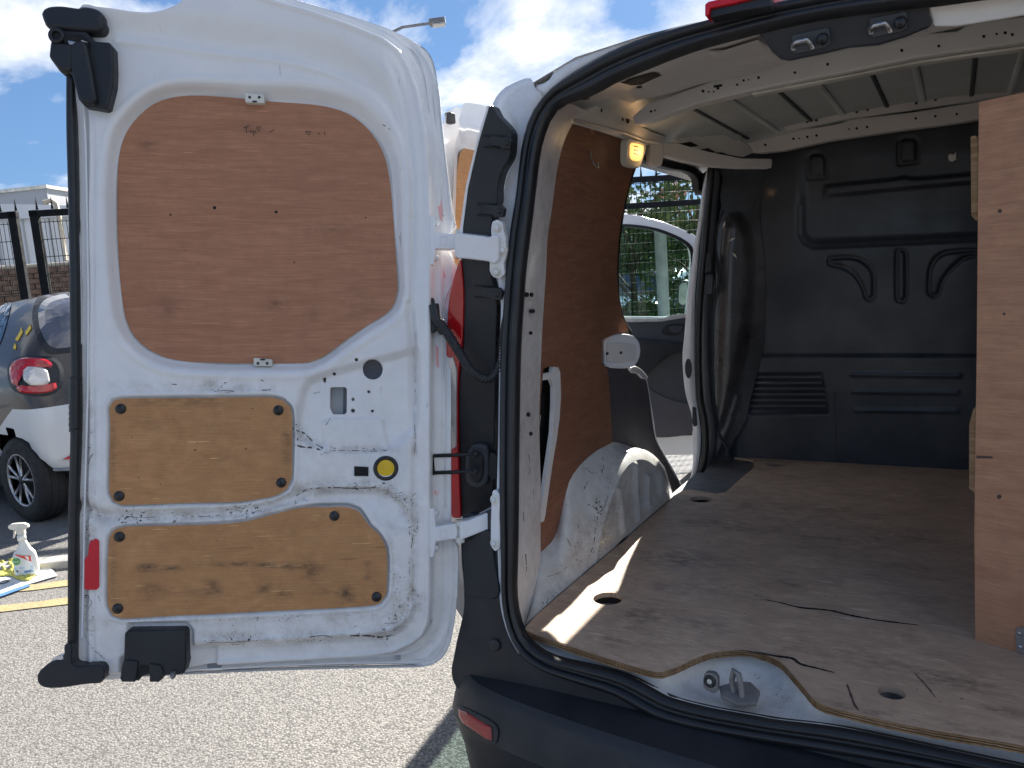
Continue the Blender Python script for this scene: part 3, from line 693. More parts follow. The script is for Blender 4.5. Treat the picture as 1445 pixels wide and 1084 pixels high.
# laminated edge strip along the front of the floor
ed = [p + Vector((0, 0, 0)) for p in fpts]
for k, (z0, z1, mt, pr) in enumerate(((-.0005, -.003, 'ply_edge', .0030), (-.0045, -.0075, 'ply_edge', .0030), (-.009, -.0125, 'ply_edge', .004))):
    random.seed(k); a = []; b = []; c = []
    for i, p in enumerate(ed):
        j = pr + random.uniform(-.0008, .0012); a.append(p + Vector((0, .004, z0))); b.append(p + Vector((0, -j, z0 - .0004))); c.append(p + Vector((0, -j, z1)))
    ch = loft('veneer_layer', a, c, mt, floor, mids=[b], smooth=False, uvp=PF)
for (x, y, r) in ((858, 845, .036), (1258, 978, .023), (1095, 655, .036), (989, 705, .036)):
    c = PF.p(x, y); 
    w_ = mk('anchor_well', [c + Vector((1.05 * r * math.cos(a), 1.05 * r * math.sin(a), z)) for z in (-.0125, -.034) for a in [2 * math.pi * i / 24 for i in range(24)]], [(i, (i + 1) % 24, 24 + (i + 1) % 24, 24 + i) for i in range(24)] + [tuple(range(24, 48))], 'gap_dark' if x != 1258 and x != 1095 else 'well_metal', floor)
    if x == 858:
        ring('tie_down_ring', c + Vector((-.005, -.016, -.022)), (0, -.3, 1), .011, .0025, 'steel', w_)
        tube('tie_down_bar', [c + Vector((-.026, .006, -.024)), c + Vector((-.012, -.006, -.020)), c + Vector((.012, -.010, -.020)), c + Vector((.024, -.006, -.024))], .0028, 'steel', w_, 8)
# crack in the floor and torn lip
def strip_on(name, pl, line, wpx, off, mat, par, th=.0006):
    L = rs(line, False, 4); n = len(L); a = []; b = []
    for i, (x, y) in enumerate(L):
        dx = L[min(n - 1, i + 1)][0] - L[max(0, i - 1)][0]; dy = L[min(n - 1, i + 1)][1] - L[max(0, i - 1)][1]; q = math.hypot(dx, dy) or 1
        w = wpx * (math.sin(math.pi * (i + .3) / (n)) ** .6) * (.7 + .6 * random.random()); a.append((x - dy / q * w, y + dx / q * w)); b.append((x + dy / q * w, y - dx / q * w))
    return loft(name, [pl.p(*p, off) for p in a], [pl.p(*p, off) for p in b], mat, par, smooth=False)
strip_on('floor_split', PF, [(1074, 846), (1100, 851), (1130, 858), (1170, 862), (1200, 869), (1240, 876), (1297, 883)], 1.1, .0012, 'gap_dark', floor)
strip_on('floor_split', PF, [(1045, 918), (1075, 923), (1098, 927), (1118, 930), (1130, 938), (1150, 943), (1178, 950)], 1.5, .0012, 'gap_dark', floor)
strip_on('floor_scuff', PF, [(1195, 966), (1202, 985), (1206, 996), (1212, 1003)], 1.8, .0012, 'pencil', floor)
strip_on('floor_scuff', PF, [(1290, 951), (1305, 966), (1320, 985)], 1.0, .0012, 'pencil', floor)
# metal floor pan and the grey threshold
mk('floor_pan', [(-.72, .16, .572), (.72, .16, .572), (.72, 1.70, .572), (-.66, 1.70, .572), (-.66, 1.2, .572), (-.72, 1.0, .572)], [(0, 1, 2, 3, 4, 5)], 'threshold_grey', V)
PT = Pl((0, 0, 1), (0, 0, .592))
prism('threshold_plate', PT, rs([(1004, 648), (1030, 646), (1057, 650), (1065, 655), (1049, 672), (1030, 692), (1010, 700), (990, 700), (966, 697), (956, 697), (966, 690), (985, 676), (998, 660)], True, 5), 0, .006, 'threshold_grey', V, bevel=.002)

# ---- left inner wall
# D pillar inner face, white, between seal and lining
dpi = [(757, 226), (751, 277), (746, 319), (739, 375), (735, 430), (731, 499), (729, 600), (728, 700), (727, 784), (726, 839), (731, 873), (738, 888)]
dpo = [(804, 172), (790, 200), (780, 240), (772, 300), (767, 330), (764, 390), (760, 450), (757, 520), (755, 600), (757, 680), (757, 770), (759, 800), (763, 830), (756, 860), (742, 888)]
def both(pi, pl1, po, pl2, n=40, o1=0, o2=0):
    return resample([pl1.p(x, y, o1) for x, y in rs(pi, False, 8)], n), resample([pl2.p(x, y, o2) for x, y in rs(po, False, 8)], n)
a, b = both([(800, 142), (780, 156), (770, 172), (762, 198)] + dpi, PA, [(830, 160), (815, 163)] + dpo, PW, 60, -.01, .012)
mid = [p.lerp(q, .25) + Vector((-.004, .0, 0)) for p, q in zip(a, b)]
dp = loft('rear_pillar_lining', a, b, 'white_paint', V, mids=[mid], wear=.55)
PDP = Pl((b[20] - a[20]).cross(a[40] - a[10]), (a[20] + b[20]) / 2)
for (x, y, rx, ry) in ((767, 227, 2.3, 5), (766, 244, 1.8, 6), (742, 416, 2, 3.4), (749, 416, 1.6, 3.2), (750, 439, 2.8, 2.8), (748, 470, 1.3, 2.4), (744, 585, 2, 3.2), (747, 612, 2.6, 3), (745, 680, 1.6, 4.5), (750, 700, 2.4, 2.6), (747, 762, 2.4, 2.6), (750, 775, 1.6, 2.6)):
    prism('pillar_hole', PDP, ell(x, y, rx, ry, 12), .004, .004, 'gap_dark', dp, bevel=0)
# plywood lining
wl = [(804, 172), (840, 184), (877, 196), (902, 206), (898, 219), (891, 240), (884, 265), (879, 285), (874, 312), (871, 335), (869, 360), (868, 385), (870, 410), (872, 430), (877, 450), (884, 462), (884, 468), (868, 471), (846, 479), (846, 512), (855, 522), (857, 545), (859, 575), (861, 605), (862, 624), (850, 630), (840, 635), (826, 646), (815, 657), (806, 669), (800, 680), (797, 692), (793, 710), (789, 730), (785, 746), (780, 757), (775, 765), (768, 772), (760, 779), (757, 770), (757, 700), (756, 620), (757, 520), (760, 450), (764, 390), (767, 330), (772, 300), (780, 240), (790, 200)]
slot = [(764, 520), (772, 517), (786, 518), (789, 526), (790, 560), (788, 590), (784, 620), (778, 655), (773, 690), (769, 720), (766, 735), (760, 738), (758.5, 700), (758.5, 600), (760, 560)]
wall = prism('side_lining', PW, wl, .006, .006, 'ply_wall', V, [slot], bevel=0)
# pocket behind the slot
mk('lamp_pocket', [PW.p(x, y, -.06) for x, y in ((745, 505), (800, 505), (800, 750), (745, 750))], [(0, 1, 2, 3)], 'gap_dark', V)
prism('pocket_frame', PW, [(786, 518), (789, 526), (790, 560), (788, 590), (784, 620), (778, 655), (773, 690), (769, 720), (766, 742), (758, 742), (758, 736), (763, 715), (768, 680), (773, 645), (778, 610), (780, 570), (780, 545), (776, 535), (762, 537), (762, 528), (778, 525), (779, 517)], .004, .012, 'white_paint', V, bevel=.001)
prism('pocket_plate', PW, [(750, 585), (778, 588), (775, 616), (750, 614)], -.03, .004, 'primer_grey', V)
prism('pocket_plate', PW, [(750, 614), (776, 617), (766, 660), (750, 690)], -.032, .004, 'dark_trim', V)
strip_on('wall_scratch', PW, [(777, 440), (779, 460), (777, 490), (778, 505)], 1.0, .0066, 'pencil', wall) if False else None
# hook on the lining
tube('hook', [PW.p(829, 213, .008), PW.p(829, 224, .010), PW.p(826, 232, .024), PW.p(828, 238, .030), PW.p(833, 237, .024), PW.p(834, 231, .020)], .0022, 'steel', wall, 8)
prism('lining_pin', PW, [(829, 181), (834, 182), (833, 190), (829, 189)], .010, .004, 'orange_rust', wall)
# dark seal along the front edge of the lining
tube('side_door_seal', [PW.p(x, y, -.004) for x, y in rs([(905, 207), (898, 228), (890, 250), (882, 280), (876, 312), (872, 345), (870, 385), (872, 425), (879, 452), (889, 470)], False, 8)], .011, 'rubber', V, 8)
# belt bracket
PBR = Pl((.8, -.6, 0), PW.p(872, 495))
br = prism('belt_bracket', PBR, rs([(846, 478), (858, 473), (875, 471), (888, 474), (894, 480), (897, 490), (896, 503), (890, 514), (880, 519), (862, 519), (847, 516), (846, 500)], True, 5), .030, .06, 'white_paint', V, bevel=.006, bseg=3)
prism('bracket_plate', PBR, [(848, 483), (868, 482), (885, 485), (890, 488), (889, 508), (870, 511), (848, 510)], .034, .006, 'primer_grey', br, bevel=.002)
disc('bolt_hole', PBR.p(868, 497, .034), PBR.n, .0045, .001, 'gap_dark', br); disc('bolt_hole', PBR.p(849, 498, .034), PBR.n, .0045, .001, 'gap_dark', br)
# quarter trim behind the arch
qt = [(855, 521), (880, 514), (897, 516), (905, 522), (912, 531), (916, 545), (919, 565), (923, 595), (927, 620), (935, 636), (945, 655), (955, 673), (966, 692), (955, 699), (945, 706), (930, 700), (900, 690), (865, 650), (862, 624), (861, 605), (859, 575), (857, 545)]
prism('quarter_trim', PW, rs(qt, True, 7), -.004, .03, 'quarter_trim', V, bevel=.004)
tube('quarter_trim_edge', [PW.p(x, y, -.012) for x, y in rs([(890, 519), (898, 518), (908, 524), (914, 533), (918, 550), (922, 575), (926, 600), (929, 620), (940, 642), (955, 668), (967, 692)], False, 8)], .006, 'white_clean', V, 8)
prism('trim_highlight', PW, rs([(888, 519), (897, 517), (906, 523), (913, 532), (912, 535), (905, 534), (900, 528), (891, 526)], True, 3), .004, .02, 'white_paint', V, bevel=.003)  # white sliver standing in for the highlight on the trim's top edge

# ---- wheel arch
oa = [(757, 842), (757, 800), (762, 779), (772, 768), (780, 757), (785, 746), (789, 730), (793, 710), (797, 692), (800, 680), (806, 669), (815, 657), (826, 646), (840, 635), (850, 629), (862, 624), (874, 625), (885, 628), (900, 636), (915, 645), (930, 658), (945, 690), (948, 706)]
ia = [(745, 888), (800, 838), (838, 800), (845, 770), (851, 742), (858, 718), (866, 695), (874, 676), (884, 660), (893, 652), (905, 648), (917, 652), (925, 658), (933, 664), (938, 680), (941, 695), (944, 708)]
PXa = Pl((1, 0, -.04), (-.612, .5, .6))
A1 = resample([PW.p(x, y, .002) for x, y in rs(oa, False, 6)], 70); B1 = resample([PXa.p(x, y) for x, y in rs(ia, False, 6)], 70)
cen = PXa.p(905, 760)
wrw = []
mm = []
for f, bul in ((.2, .012), (.45, .024), (.7, .028), (.88, .018)):
    mm.append([p.lerp(q, f) + ((p.lerp(q, f) - Vector((-.66, .72, .58))) * Vector((0, 1, 1))).normalized() * bul for p, q in zip(A1, B1)])
nrow = 70
arch = loft('wheel_arch', A1, B1, 'arch_white', V, mids=mm)
wv = []
for fr_ in (0, .2, .45, .7, .88, 1):
    for i in range(nrow): wv.append(.35 + .65 * math.exp(-((fr_ - .8) / .22) ** 2))
arch.data.attributes['wear'].data.foreach_set('value', np.array(wv, dtype=np.float32))
side_out = rs(ia, False, 6) + [(944, 712), (838, 803), (746, 892)]
def archpos(X, Y):
    H = np.zeros(len(X))
    for x0, x1, y0, y1 in ((873, 879, 690, 752), (896, 900, 655, 736), (918, 917, 672, 716)):
        H += .012 * np.exp(-(ldist(X, Y, [(x0, y0), (x1, y1)]) / 2.2) ** 2)
    H -= .010 * ss(0, 6, -sdf(X, Y, [(899, 652), (922, 656), (934, 668), (936, 700), (920, 716), (903, 722), (897, 690)])[0])
    return unp(PXa, X, Y, H)
sheet('wheel_arch_side', rs([(746, 889), (800, 840), (838, 801)] + ia[3:] + [(943, 712), (905, 745), (870, 775), (838, 804), (790, 850), (748, 892)], True, 8), [], 2.5, archpos, 'arch_white', arch, lambda X, Y: .35 + .6 * np.exp(-(ldist(X, Y, [(838, 800), (858, 740), (880, 690)]) / 22) ** 2))
prism('arch_skirt', PXa, [(744, 884), (838, 797), (944, 705), (945, 711), (838, 806), (745, 894)], .001, .01, 'threshold_grey', arch, bevel=.001)
# cover outside so light cannot pass under the arch
mk('arch_back', [(-.74, .05, .3), (-.74, 1.2, .3), (-.74, 1.2, .62), (-.74, .95, .80), (-.74, .05, .80)], [(0, 1, 2, 3, 4)], 'gap_dark', V)
mk('wall_core', [PW.p(x, y, -.035) for x, y in [(745, 165)] + wl[:16] + [(886, 470), (905, 520), (918, 560), (927, 620), (945, 655), (966, 692), (944, 712), (838, 803), (742, 892), (742, 400)]], [tuple(range(26))], 'gap_dark', V)
# right wall lining
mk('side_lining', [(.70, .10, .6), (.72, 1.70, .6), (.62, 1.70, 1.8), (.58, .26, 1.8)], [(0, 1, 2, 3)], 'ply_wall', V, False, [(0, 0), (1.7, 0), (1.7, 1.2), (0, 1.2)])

# ---- front post of the side opening
bl = [(1000, 232), (991, 267), (986, 310), (980, 344), (975, 380), (970, 416), (966, 471), (963, 500), (964, 527), (967, 555), (972, 572), (977, 591), (978, 625), (978, 655), (974, 676), (966, 692)]
brr = [(1004, 236), (997, 270), (992, 310), (987, 344), (984, 380), (981, 416), (980, 450), (980, 500), (981, 540), (982, 564), (986, 585), (988, 600), (989, 620), (988, 640), (984, 662), (976, 684), (970, 691)]
PBP = Pl((.35, -1, -.02), (-.68, 1.52, 1.0))
a, b = both(bl, PBP, brr, PBP, 40)
pin_ = resample([PBP.p(x, y, -.02) for x, y in rs(brr, False, 10)], 30); loft('post_gap_block', pin_, [Vector((-.66, 1.72, p.z)) for p in pin_], 'dark_trim', V)  # added behind the post to block a sliver of sun
pil = loft('door_post', a, b, 'white_clean', V, wear=.2, solid=.004)
prism('post_hole', PBP, ell(971.5, 520, 5, 14, 16, -.02), .004, .004, 'black_plastic', pil, bevel=0)
prism('door_catch', PBP, [(977, 574), (982, 575), (984, 600), (979, 602), (977, 596)], .008, .01, 'black_plastic', pil, bevel=.001)
tube('post_seal', [PBP.p(x, y, .006) for x, y in rs([(1004, 232), (1001, 268), (997, 310), (994, 350), (989, 400), (986, 450), (985, 500), (987, 560), (992, 585), (995, 610), (995, 640), (989, 664), (980, 682), (968, 692)], False, 8)], .014, 'rubber', V, 10)
tube('post_channel', [PBP.p(x, y, -.03) for x, y in rs([(1012, 240), (1010, 268), (1006, 310), (1003, 350), (998, 400), (996, 450), (996, 500), (999, 560), (1004, 590), (1006, 615), (1004, 640), (997, 664), (986, 682)], False, 8)], .016, 'dark_trim', V, 10)
prism('post_latch', PBP, [(996, 357), (1003, 357), (1004, 384), (994, 385)], .016, .03, 'black_plastic', V, bevel=.003)
prism('post_latch', PBP, [(995, 388), (1006, 387), (1005, 414), (993, 416)], .018, .03, 'dark_trim', V, bevel=.003)
# black moulded side of the bulkhead
PBS = Pl((.45, -1, 0), (-.63, 1.60, 1.0))
ml = [(1012, 236), (1020, 250), (1016, 275), (1018, 292), (1012, 315), (1008, 350), (1010, 380), (1010, 410), (1006, 440), (1005, 470), (1005, 520), (1004, 560), (1008, 590), (1012, 612), (1008, 632), (1004, 648)]
mr = [(1075, 236), (1075, 270), (1072, 300), (1075, 340), (1080, 380), (1080, 440), (1075, 500), (1060, 560), (1050, 600), (1036, 620), (1030, 635), (1030, 650)]
mo = ml + mr[::-1]
col_ = [(1030, 306), (1042, 303), (1053, 318), (1060, 340), (1062, 380), (1058, 440), (1052, 490), (1040, 540), (1026, 580), (1018, 600), (1012, 595), (1012, 540), (1014, 480), (1016, 420), (1018, 360), (1022, 320)]
def mpos(X, Y):
    d = sdf(X, Y, col_)[0]
    H = .020 * ss(6, -14, d) + .006 * np.exp(-(ldist(X, Y, [(1040, 560), (1028, 600), (1012, 640)]) / 4) ** 2)
    return unp(PBS, X, Y, H)
sheet('bulkhead_side', rs(mo, True, 10), [], 2.5, mpos, 'mottled_black', V)
tube('side_beading', [PBS.p(x, y, .008) for x, y in rs([(1022, 298), (1012, 318), (1009, 350), (1012, 370), (1014, 400), (1006, 440), (1005, 500), (1006, 560), (1010, 600), (1018, 620), (1026, 632), (1026, 644)], False, 8)], .006, 'dark_trim', V, 8)
for (x, y, L, wd, an) in ((1019, 318, 12, 2.5, 1.9), (1031, 339, 11, 2.0, -.5), (1034, 361, 11, 2.4, .9)):
    q = [(x + dx * math.cos(an) - dy * math.sin(an), y + dx * math.sin(an) + dy * math.cos(an)) for dx, dy in ((-L / 2, 0), (0, -wd), (L / 2, 0), (0, wd * .4))]
    prism('scraped_chip', PBS, q, .034, .004, 'clip_white', V, bevel=0)

# ---- bulkhead
bo_ = [(1000, 150), (1460, 120), (1460, 668), (1370, 662), (1185, 653), (1000, 645)]
gus1 = [(1169, 366), (1180, 364), (1200, 363), (1213, 366), (1224, 374), (1232, 385), (1233, 400), (1233, 417), (1228, 424), (1222, 421), (1218, 408), (1211, 394), (1200, 383), (1186, 376), (1170, 373)]
gus3 = [(1460, 350), (1375, 353), (1345, 355), (1330, 358), (1318, 368), (1312, 385), (1311, 414), (1318, 419), (1325, 415), (1328, 402), (1338, 385), (1352, 372), (1372, 362), (1460, 358)]
gus2 = [(1266, 354), (1272, 352), (1278, 355), (1279, 420), (1274, 426), (1266, 424)]
rec = [(1127, 292), (1127, 330), (1134, 343), (1147, 349), (1460, 333), (1460, 262), (1380, 266), (1130, 286)]
def bpos(X, Y):
    H = np.zeros(len(X))
    d = sdf(X, Y, [(1127, 200), (1127, 330), (1134, 343), (1147, 349), (1460, 335), (1460, 180)])[0]
    H -= .012 * ss(4, -14, d) * ss(200, 300, Y)
    H -= .0022 * np.exp(-(d / 2.5) ** 2) * (Y > 290)
    for p in (gus1, gus2, gus3):
        d = sdf(X, Y, rs(p, True, 5))[0]; H += -.0055 * np.exp(-(d / 1.9) ** 2) + .002 * ss(-1, -5, d)
    for p in ([(1140, 222), (1147, 217), (1160, 217), (1166, 224), (1166, 250), (1140, 252)], [(1268, 200), (1276, 195), (1290, 195), (1295, 201), (1295, 228), (1268, 232)]):
        d = sdf(X, Y, p)[0]; H += -.004 * np.exp(-(d / 2.0) ** 2) + .003 * ss(0, -6, d)
    d = sdf(X, Y, [(1163, 262), (1262, 252), (1275, 249), (1290, 252), (1390, 243), (1390, 257), (1290, 266), (1163, 278)])[0]; H += .009 * ss(2, -4, d)
    H += .012 * ss(498, 505, Y) 
    H += .010 * np.exp(-(np.abs(Y - (318 - (X - 1127) * .03)) / 60) ** 2) * 0
    for (a_, b_, yy) in ((1203, 1355, 528), (1205, 1352, 552), (1207, 1352, 578)):
        H += .005 * np.exp(-(ldist(X, Y, [(a_, yy), (b_, yy + 1.5)]) / 2.0) ** 2)
    d = sdf(X, Y, [(1052, 528), (1160, 527), (1170, 582), (1058, 584)])[0]; H -= .012 * ss(2, -2, d)
    H -= .004 * np.exp(-(np.abs(X - 1181 - (Y - 560) * .02) / 1.4) ** 2) * (Y > 555)
    H += .006 * ss(1060, 1040, X) * ss(300, 340, Y)
    return unp(PB, X, Y, H)
bk = sheet('bulkhead', bo_, [], 2.2, bpos, 'bulkhead_black', V)
for k in range(6):
    y0 = 531 + k * 8.2; dx = (0, 2, 3, 3, 5, 5)[k]; wdt = (1162, 1166, 1167, 1168, 1168, 1170)[k]
    q = [PB.p(1053 + dx, y0, -.006), PB.p(wdt - 3, y0, -.006), PB.p(wdt, y0 + 7.4, .010), PB.p(1051 + dx, y0 + 7.2, .010)]
    solid3('vent_slat', q, [p - PB.n * .003 for p in q], [], 'bulkhead_black', bk, PB, .0006)
for pts in ([(1062, 356), (1066, 351), (1069, 354), (1074, 352), (1073, 359), (1076, 364), (1070, 362), (1064, 362)],):
    prism('gouge', PB, pts, .008, .004, 'beige_pipe', bk, bevel=0)
prism('label_scrap', PB, [(1338, 222), (1340, 218), (1346, 219), (1349, 215), (1349, 226), (1343, 229), (1339, 227)], .014, .003, 'clip_white', bk, bevel=0)
mk('bulkhead_core', [(-.64, 1.74, .5), (.72, 1.74, .5), (.66, 1.74, 1.86), (-.60, 1.74, 1.86)], [(0, 1, 2, 3)], 'gap_dark', V)

# ---- roof from inside
def zroof(x): return 1.856 - .050 * (abs(x) / .6) ** 2.4
sk = []; skf = []; yy_ = [.30, .66, .9, 1.2, 1.5, 1.72]; xx_ = [-.60 + .1 * i for i in range(13)]
for y in yy_:
    for x in xx_: sk.append((x, y, zroof(x) - .01))
for j in range(len(yy_) - 1):
    for i in range(12): k = j * 13 + i; skf.append((k, k + 1, k + 14, k + 13))
mk('roof_inner_skin', sk, skf, 'roof_grey', V, True)
# swages pressed into the skin
for i, x in enumerate((-.42, -.32, -.20, -.10, .03, .13, .26, .36, .5)):
    tube('roof_swage', [(x, .66, zroof(x) - .011), (x, 1.0, zroof(x) - .011), (x, 1.5, zroof(x) - .011)], .005 if i % 2 else .009, 'roof_grey' if i % 2 else 'dark_trim', V, 8, sq=(.004, .010) if i % 2 else (.003, .006), up=(0, 0, 1))
# rear header panel: from the seal back to the first roof bow
PH = Pl((0, -.16, -1), (0, .14, 1.80))
hd_in = [(757, 226), (763, 195), (772, 170), (780, 156), (791, 146), (812, 139), (838, 130), (864, 115), (894, 102), (938, 84), (985, 67), (1028, 55), (1071, 44), (1120, 32), (1200, 18), (1340, 2), (1460, -20)]
hd_ou = [(800, 180), (803, 172), (808, 165), (818, 155), (840, 150), (868, 142), (892, 146), (905, 140), (930, 136), (985, 120), (1004, 115), (1020, 112), (1060, 104), (1105, 90), (1200, 70), (1300, 50), (1375, 35), (1460, 20)]
PHO = Pl((0, -.10, -1), (0, .55, 1.815))
a, b = both(hd_in, PA, hd_ou, PHO, 70, -.012, 0)
md = [p.lerp(q, .3) + Vector((0, 0, .008)) for p, q in zip(a, b)]; md2 = [p.lerp(q, .65) + Vector((0, 0, .012)) for p, q in zip(a, b)]
hdr = loft('rear_header', a, b, 'primer_grey', V, mids=[md, md2])
hb = BVHTree.FromPolygons([tuple(Vector(v.co) + Vector(V['_base'])) for v in hdr.data.vertices], [tuple(p.vertices) for p in hdr.data.polygons])
for nm, pts in (('header_hole', [(875, 116), (880, 112), (917, 102), (925, 101), (933, 106), (905, 119), (890, 120)]), ('header_hole', ell(825, 137, 9, 3.5, 14, -.15)), ('header_hole', ell(902, 122.5, 4.5, 1.8, 10, -.1)), ('header_slot', [(1015, 78), (1034, 74), (1032, 78), (1018, 81)]), ('header_slot', [(1051, 62), (1061, 60), (1062, 62), (1053, 64)]), ('header_slot', [(1069, 66), (1078, 64), (1079, 66), (1071, 68)]), ('header_slot', ell(1036, 84, 5, 1.6, 10, -.1))):
    decal(nm, hb, pts, .0015, 'gap_dark', hdr)
decal('header_ledge', hb, [(1000, 69), (1071, 46), (1083, 62), (1105, 84), (1095, 92), (1070, 90), (1022, 91), (1003, 75)], .006, 'primer_grey', hdr, thick=.004, bevel=.001)
for x, y in ((945, 101), (938, 92)): decal('weld_smear', hb, ell(x, y, 14, 4, 14, -.5), .002, 'clip_white', hdr) if False else None
# black latch housing on the header with two strikers
PL_ = Pl((0, -1, -.35), (0, .16, 1.80))
lt = prism('latch_housing', PL_, [(1068, 44), (1150, 26), (1240, 8), (1290, -4), (1306, -10), (1309, 10), (1316, 30), (1312, 39), (1294, 46), (1280, 52), (1239, 64), (1197, 68), (1160, 77), (1114, 86), (1102, 84), (1090, 74), (1080, 60)], .004, .03, 'black_plastic', V, bevel=.004, sm=0)
for (x, y) in ((1145, 58), (1254, 35)):
    pq = [(x - 27, y - 8), (x - 24, y - 10), (x + 24, y - 20), (x + 27, y - 17), (x + 27, y + 4), (x + 20, y + 9), (x - 20, y + 18), (x - 25, y + 16)]
    s_ = prism('striker_plate', PL_, pq, .010, .008, 'dark_trim', lt, bevel=.003)
    tube('striker_loop', [PL_.p(x - 24, y + 10, .010), PL_.p(x - 24, y + 3, .020), PL_.p(x - 18, y - 1, .024), PL_.p(x - 4, y - 4, .024), PL_.p(x + 1, y + 1, .020), PL_.p(x + 3, y + 8, .010)], .0042, 'steel', s_, 10)
    disc('buffer', PL_.p(x + 17, y - 4, .010), PL_.n, .010, .010, 'rubber', s_)
prism('striker_cover', PL_, [(1306, -14), (1330, -20), (1460, -40), (1460, 20), (1375, 34), (1350, 38), (1318, 38), (1312, 22)], -.004, .02, 'primer_grey', V, bevel=.003)
# high level brake lamp, on the roof edge
PBL = Pl((0, -1, .1), (0, .12, 1.86))
bl_ = prism('brake_light', PBL, [(999, 12), (1004, 8), (1040, 0), (1090, -12), (1090, -2), (1068, 3), (1040, 10), (1006, 17), (1004, 27), (999, 28)], .02, .03, 'red_tape', V, bevel=.002)
prism('brake_light_housing', PBL, [(1005, 17), (1040, 10), (1090, -2), (1090, 12), (1050, 18), (1005, 28)], .012, .03, 'black_plastic', bl_, bevel=.001)
# roof bows
bw_u = [(894, 166), (903, 158), (916, 147), (949, 136), (1004, 116), (1018, 111), (1045, 98), (1086, 93), (1114, 86), (1197, 69), (1239, 65), (1294, 50), (1350, 46), (1372, 33), (1445, 25), (1500, 14)]
bw_l = [(1500, 52), (1445, 62), (1363, 73), (1294, 83), (1211, 100), (1128, 116), (1060, 130), (988, 147), (941, 163), (905, 176), (898, 176)]
holes1 = [(1051, 115, 1.8), (1058, 114, 1.1), (1072, 111, 2.1), (1123, 104, 2), (1169, 92.5, 2.2), (1273, 73, 2.4), (1325, 67, 2.2), (1388, 53.5, 2.4), (1406, 50, 1.8), (1418, 48.5, 2.4), (1428, 51, 2.2), (994, 130, 2.2), (1002, 131, 1.4), (1009, 130.5, 1.3), (1042, 121, 1.8), (921, 158.5, 1.8), (926.5, 157, 1.4)]
bow1 = prism('roof_bow', PR1, bw_u + bw_l, .012, .05, 'primer_grey', V, bevel=.004)
for x, y, r_ in holes1: prism('bow_hole', PR1, ell(x, y, r_, r_ * 1.0, 10), .0125, .004, 'gap_dark', bow1, bevel=0)
prism('bow_slot', PR1, [(1009, 122), (1021, 120), (1021, 123.5), (1017, 124), (1017, 127.5), (1013, 128), (1013, 125), (1009, 125.5)], .0125, .004, 'gap_dark', bow1, bevel=0)
prism('bow_flange', PR1, [(1060, 130), (1128, 117), (1211, 101), (1294, 84), (1363, 74), (1445, 63), (1500, 53), (1500, 57), (1445, 67), (1363, 77.5), (1294, 88), (1211, 104), (1128, 120), (1060, 133)], -.012, .03, 'clip_white', bow1, bevel=.001)
b2u = [(1045, 199), (1058, 194), (1095, 192), (1128, 184), (1181, 176), (1203, 169), (1261, 162), (1289, 159), (1350, 149), (1383, 144), (1480, 128)]
b2l = [(1480, 153), (1381, 169), (1350, 174), (1266, 185), (1170, 199), (1106, 213), (1073, 216), (1050, 214), (1044, 206)]
bow2 = prism('roof_bow', PR2, b2u + b2l, .012, .05, 'primer_grey', V, bevel=.004)
for x, y in ((1081, 205), (1120.5, 196.5), (1128.5, 196), (1140, 194), (1153, 192), (1198.5, 183), (1209.5, 182), (1224, 180), (1292.5, 168), (1320, 165), (1350, 162)): prism('bow_hole', PR2, ell(x, y, 1.9 if x not in (1128.5, 1198.5) else 1.2, None, 10), .0125, .004, 'gap_dark', bow2, bevel=0)
PR2b = Pl((0, -.5, -1), (0, 1.50, 1.82))
prism('bow_skirt', PR2b, [(1110, 183), (1200, 165), (1290, 154), (1380, 139), (1480, 122), (1480, 108), (1380, 122), (1280, 139), (1200, 150), (1130, 163), (1100, 170)], .004, .004, 'primer_grey', bow2, bevel=0)
for x, y in ((1152, 168), (1139, 170), (1209, 156), (1224, 153), (1293, 144), (1320, 139)): prism('bow_dimple', PR2b, ell(x, y, 2.4, 2.2, 10), .005, .004, 'dark_trim', bow2, bevel=0)
# side rail along the top of the left wall
PCR = Pl((1, 0, -.55), PW.p(840, 184, .012))
rail = prism('roof_side_rail', PCR, [(800, 172), (808, 163), (830, 152), (868, 141), (880, 138), (892, 146), (898, 160), (905, 178), (920, 186), (938, 192), (934, 199), (920, 203), (905, 206), (877, 196), (840, 184), (804, 174)], .004, .02, 'primer_grey', V, bevel=.003)
for x, y, rx, ry in ((847, 155, 1.4, 3.0), (859, 150.5, 2.6, 2.6), (866, 156, 1.2, 2.6), (872, 155.5, 2.4, 2.6), (877, 168, 1.3, 2.6), (884, 169, 2.6, 5), (918, 174, 7, 3), (931, 180, 1.2, 3), (935, 182, 2.4, 2.4)): prism('rail_hole', PCR, ell(x, y, rx, ry, 12), .0045, .004, 'gap_dark', rail, bevel=0)
tube('rail_lip', [PCR.p(x, y, .006) for x, y in ((806, 168), (845, 178), (880, 187), (905, 197), (925, 201))], .004, 'primer_grey', rail, 8)
strip_on('weld_seam', PCR, [(812, 158), (840, 165), (868, 173), (895, 184)], .8, .0048, 'clip_white', rail)
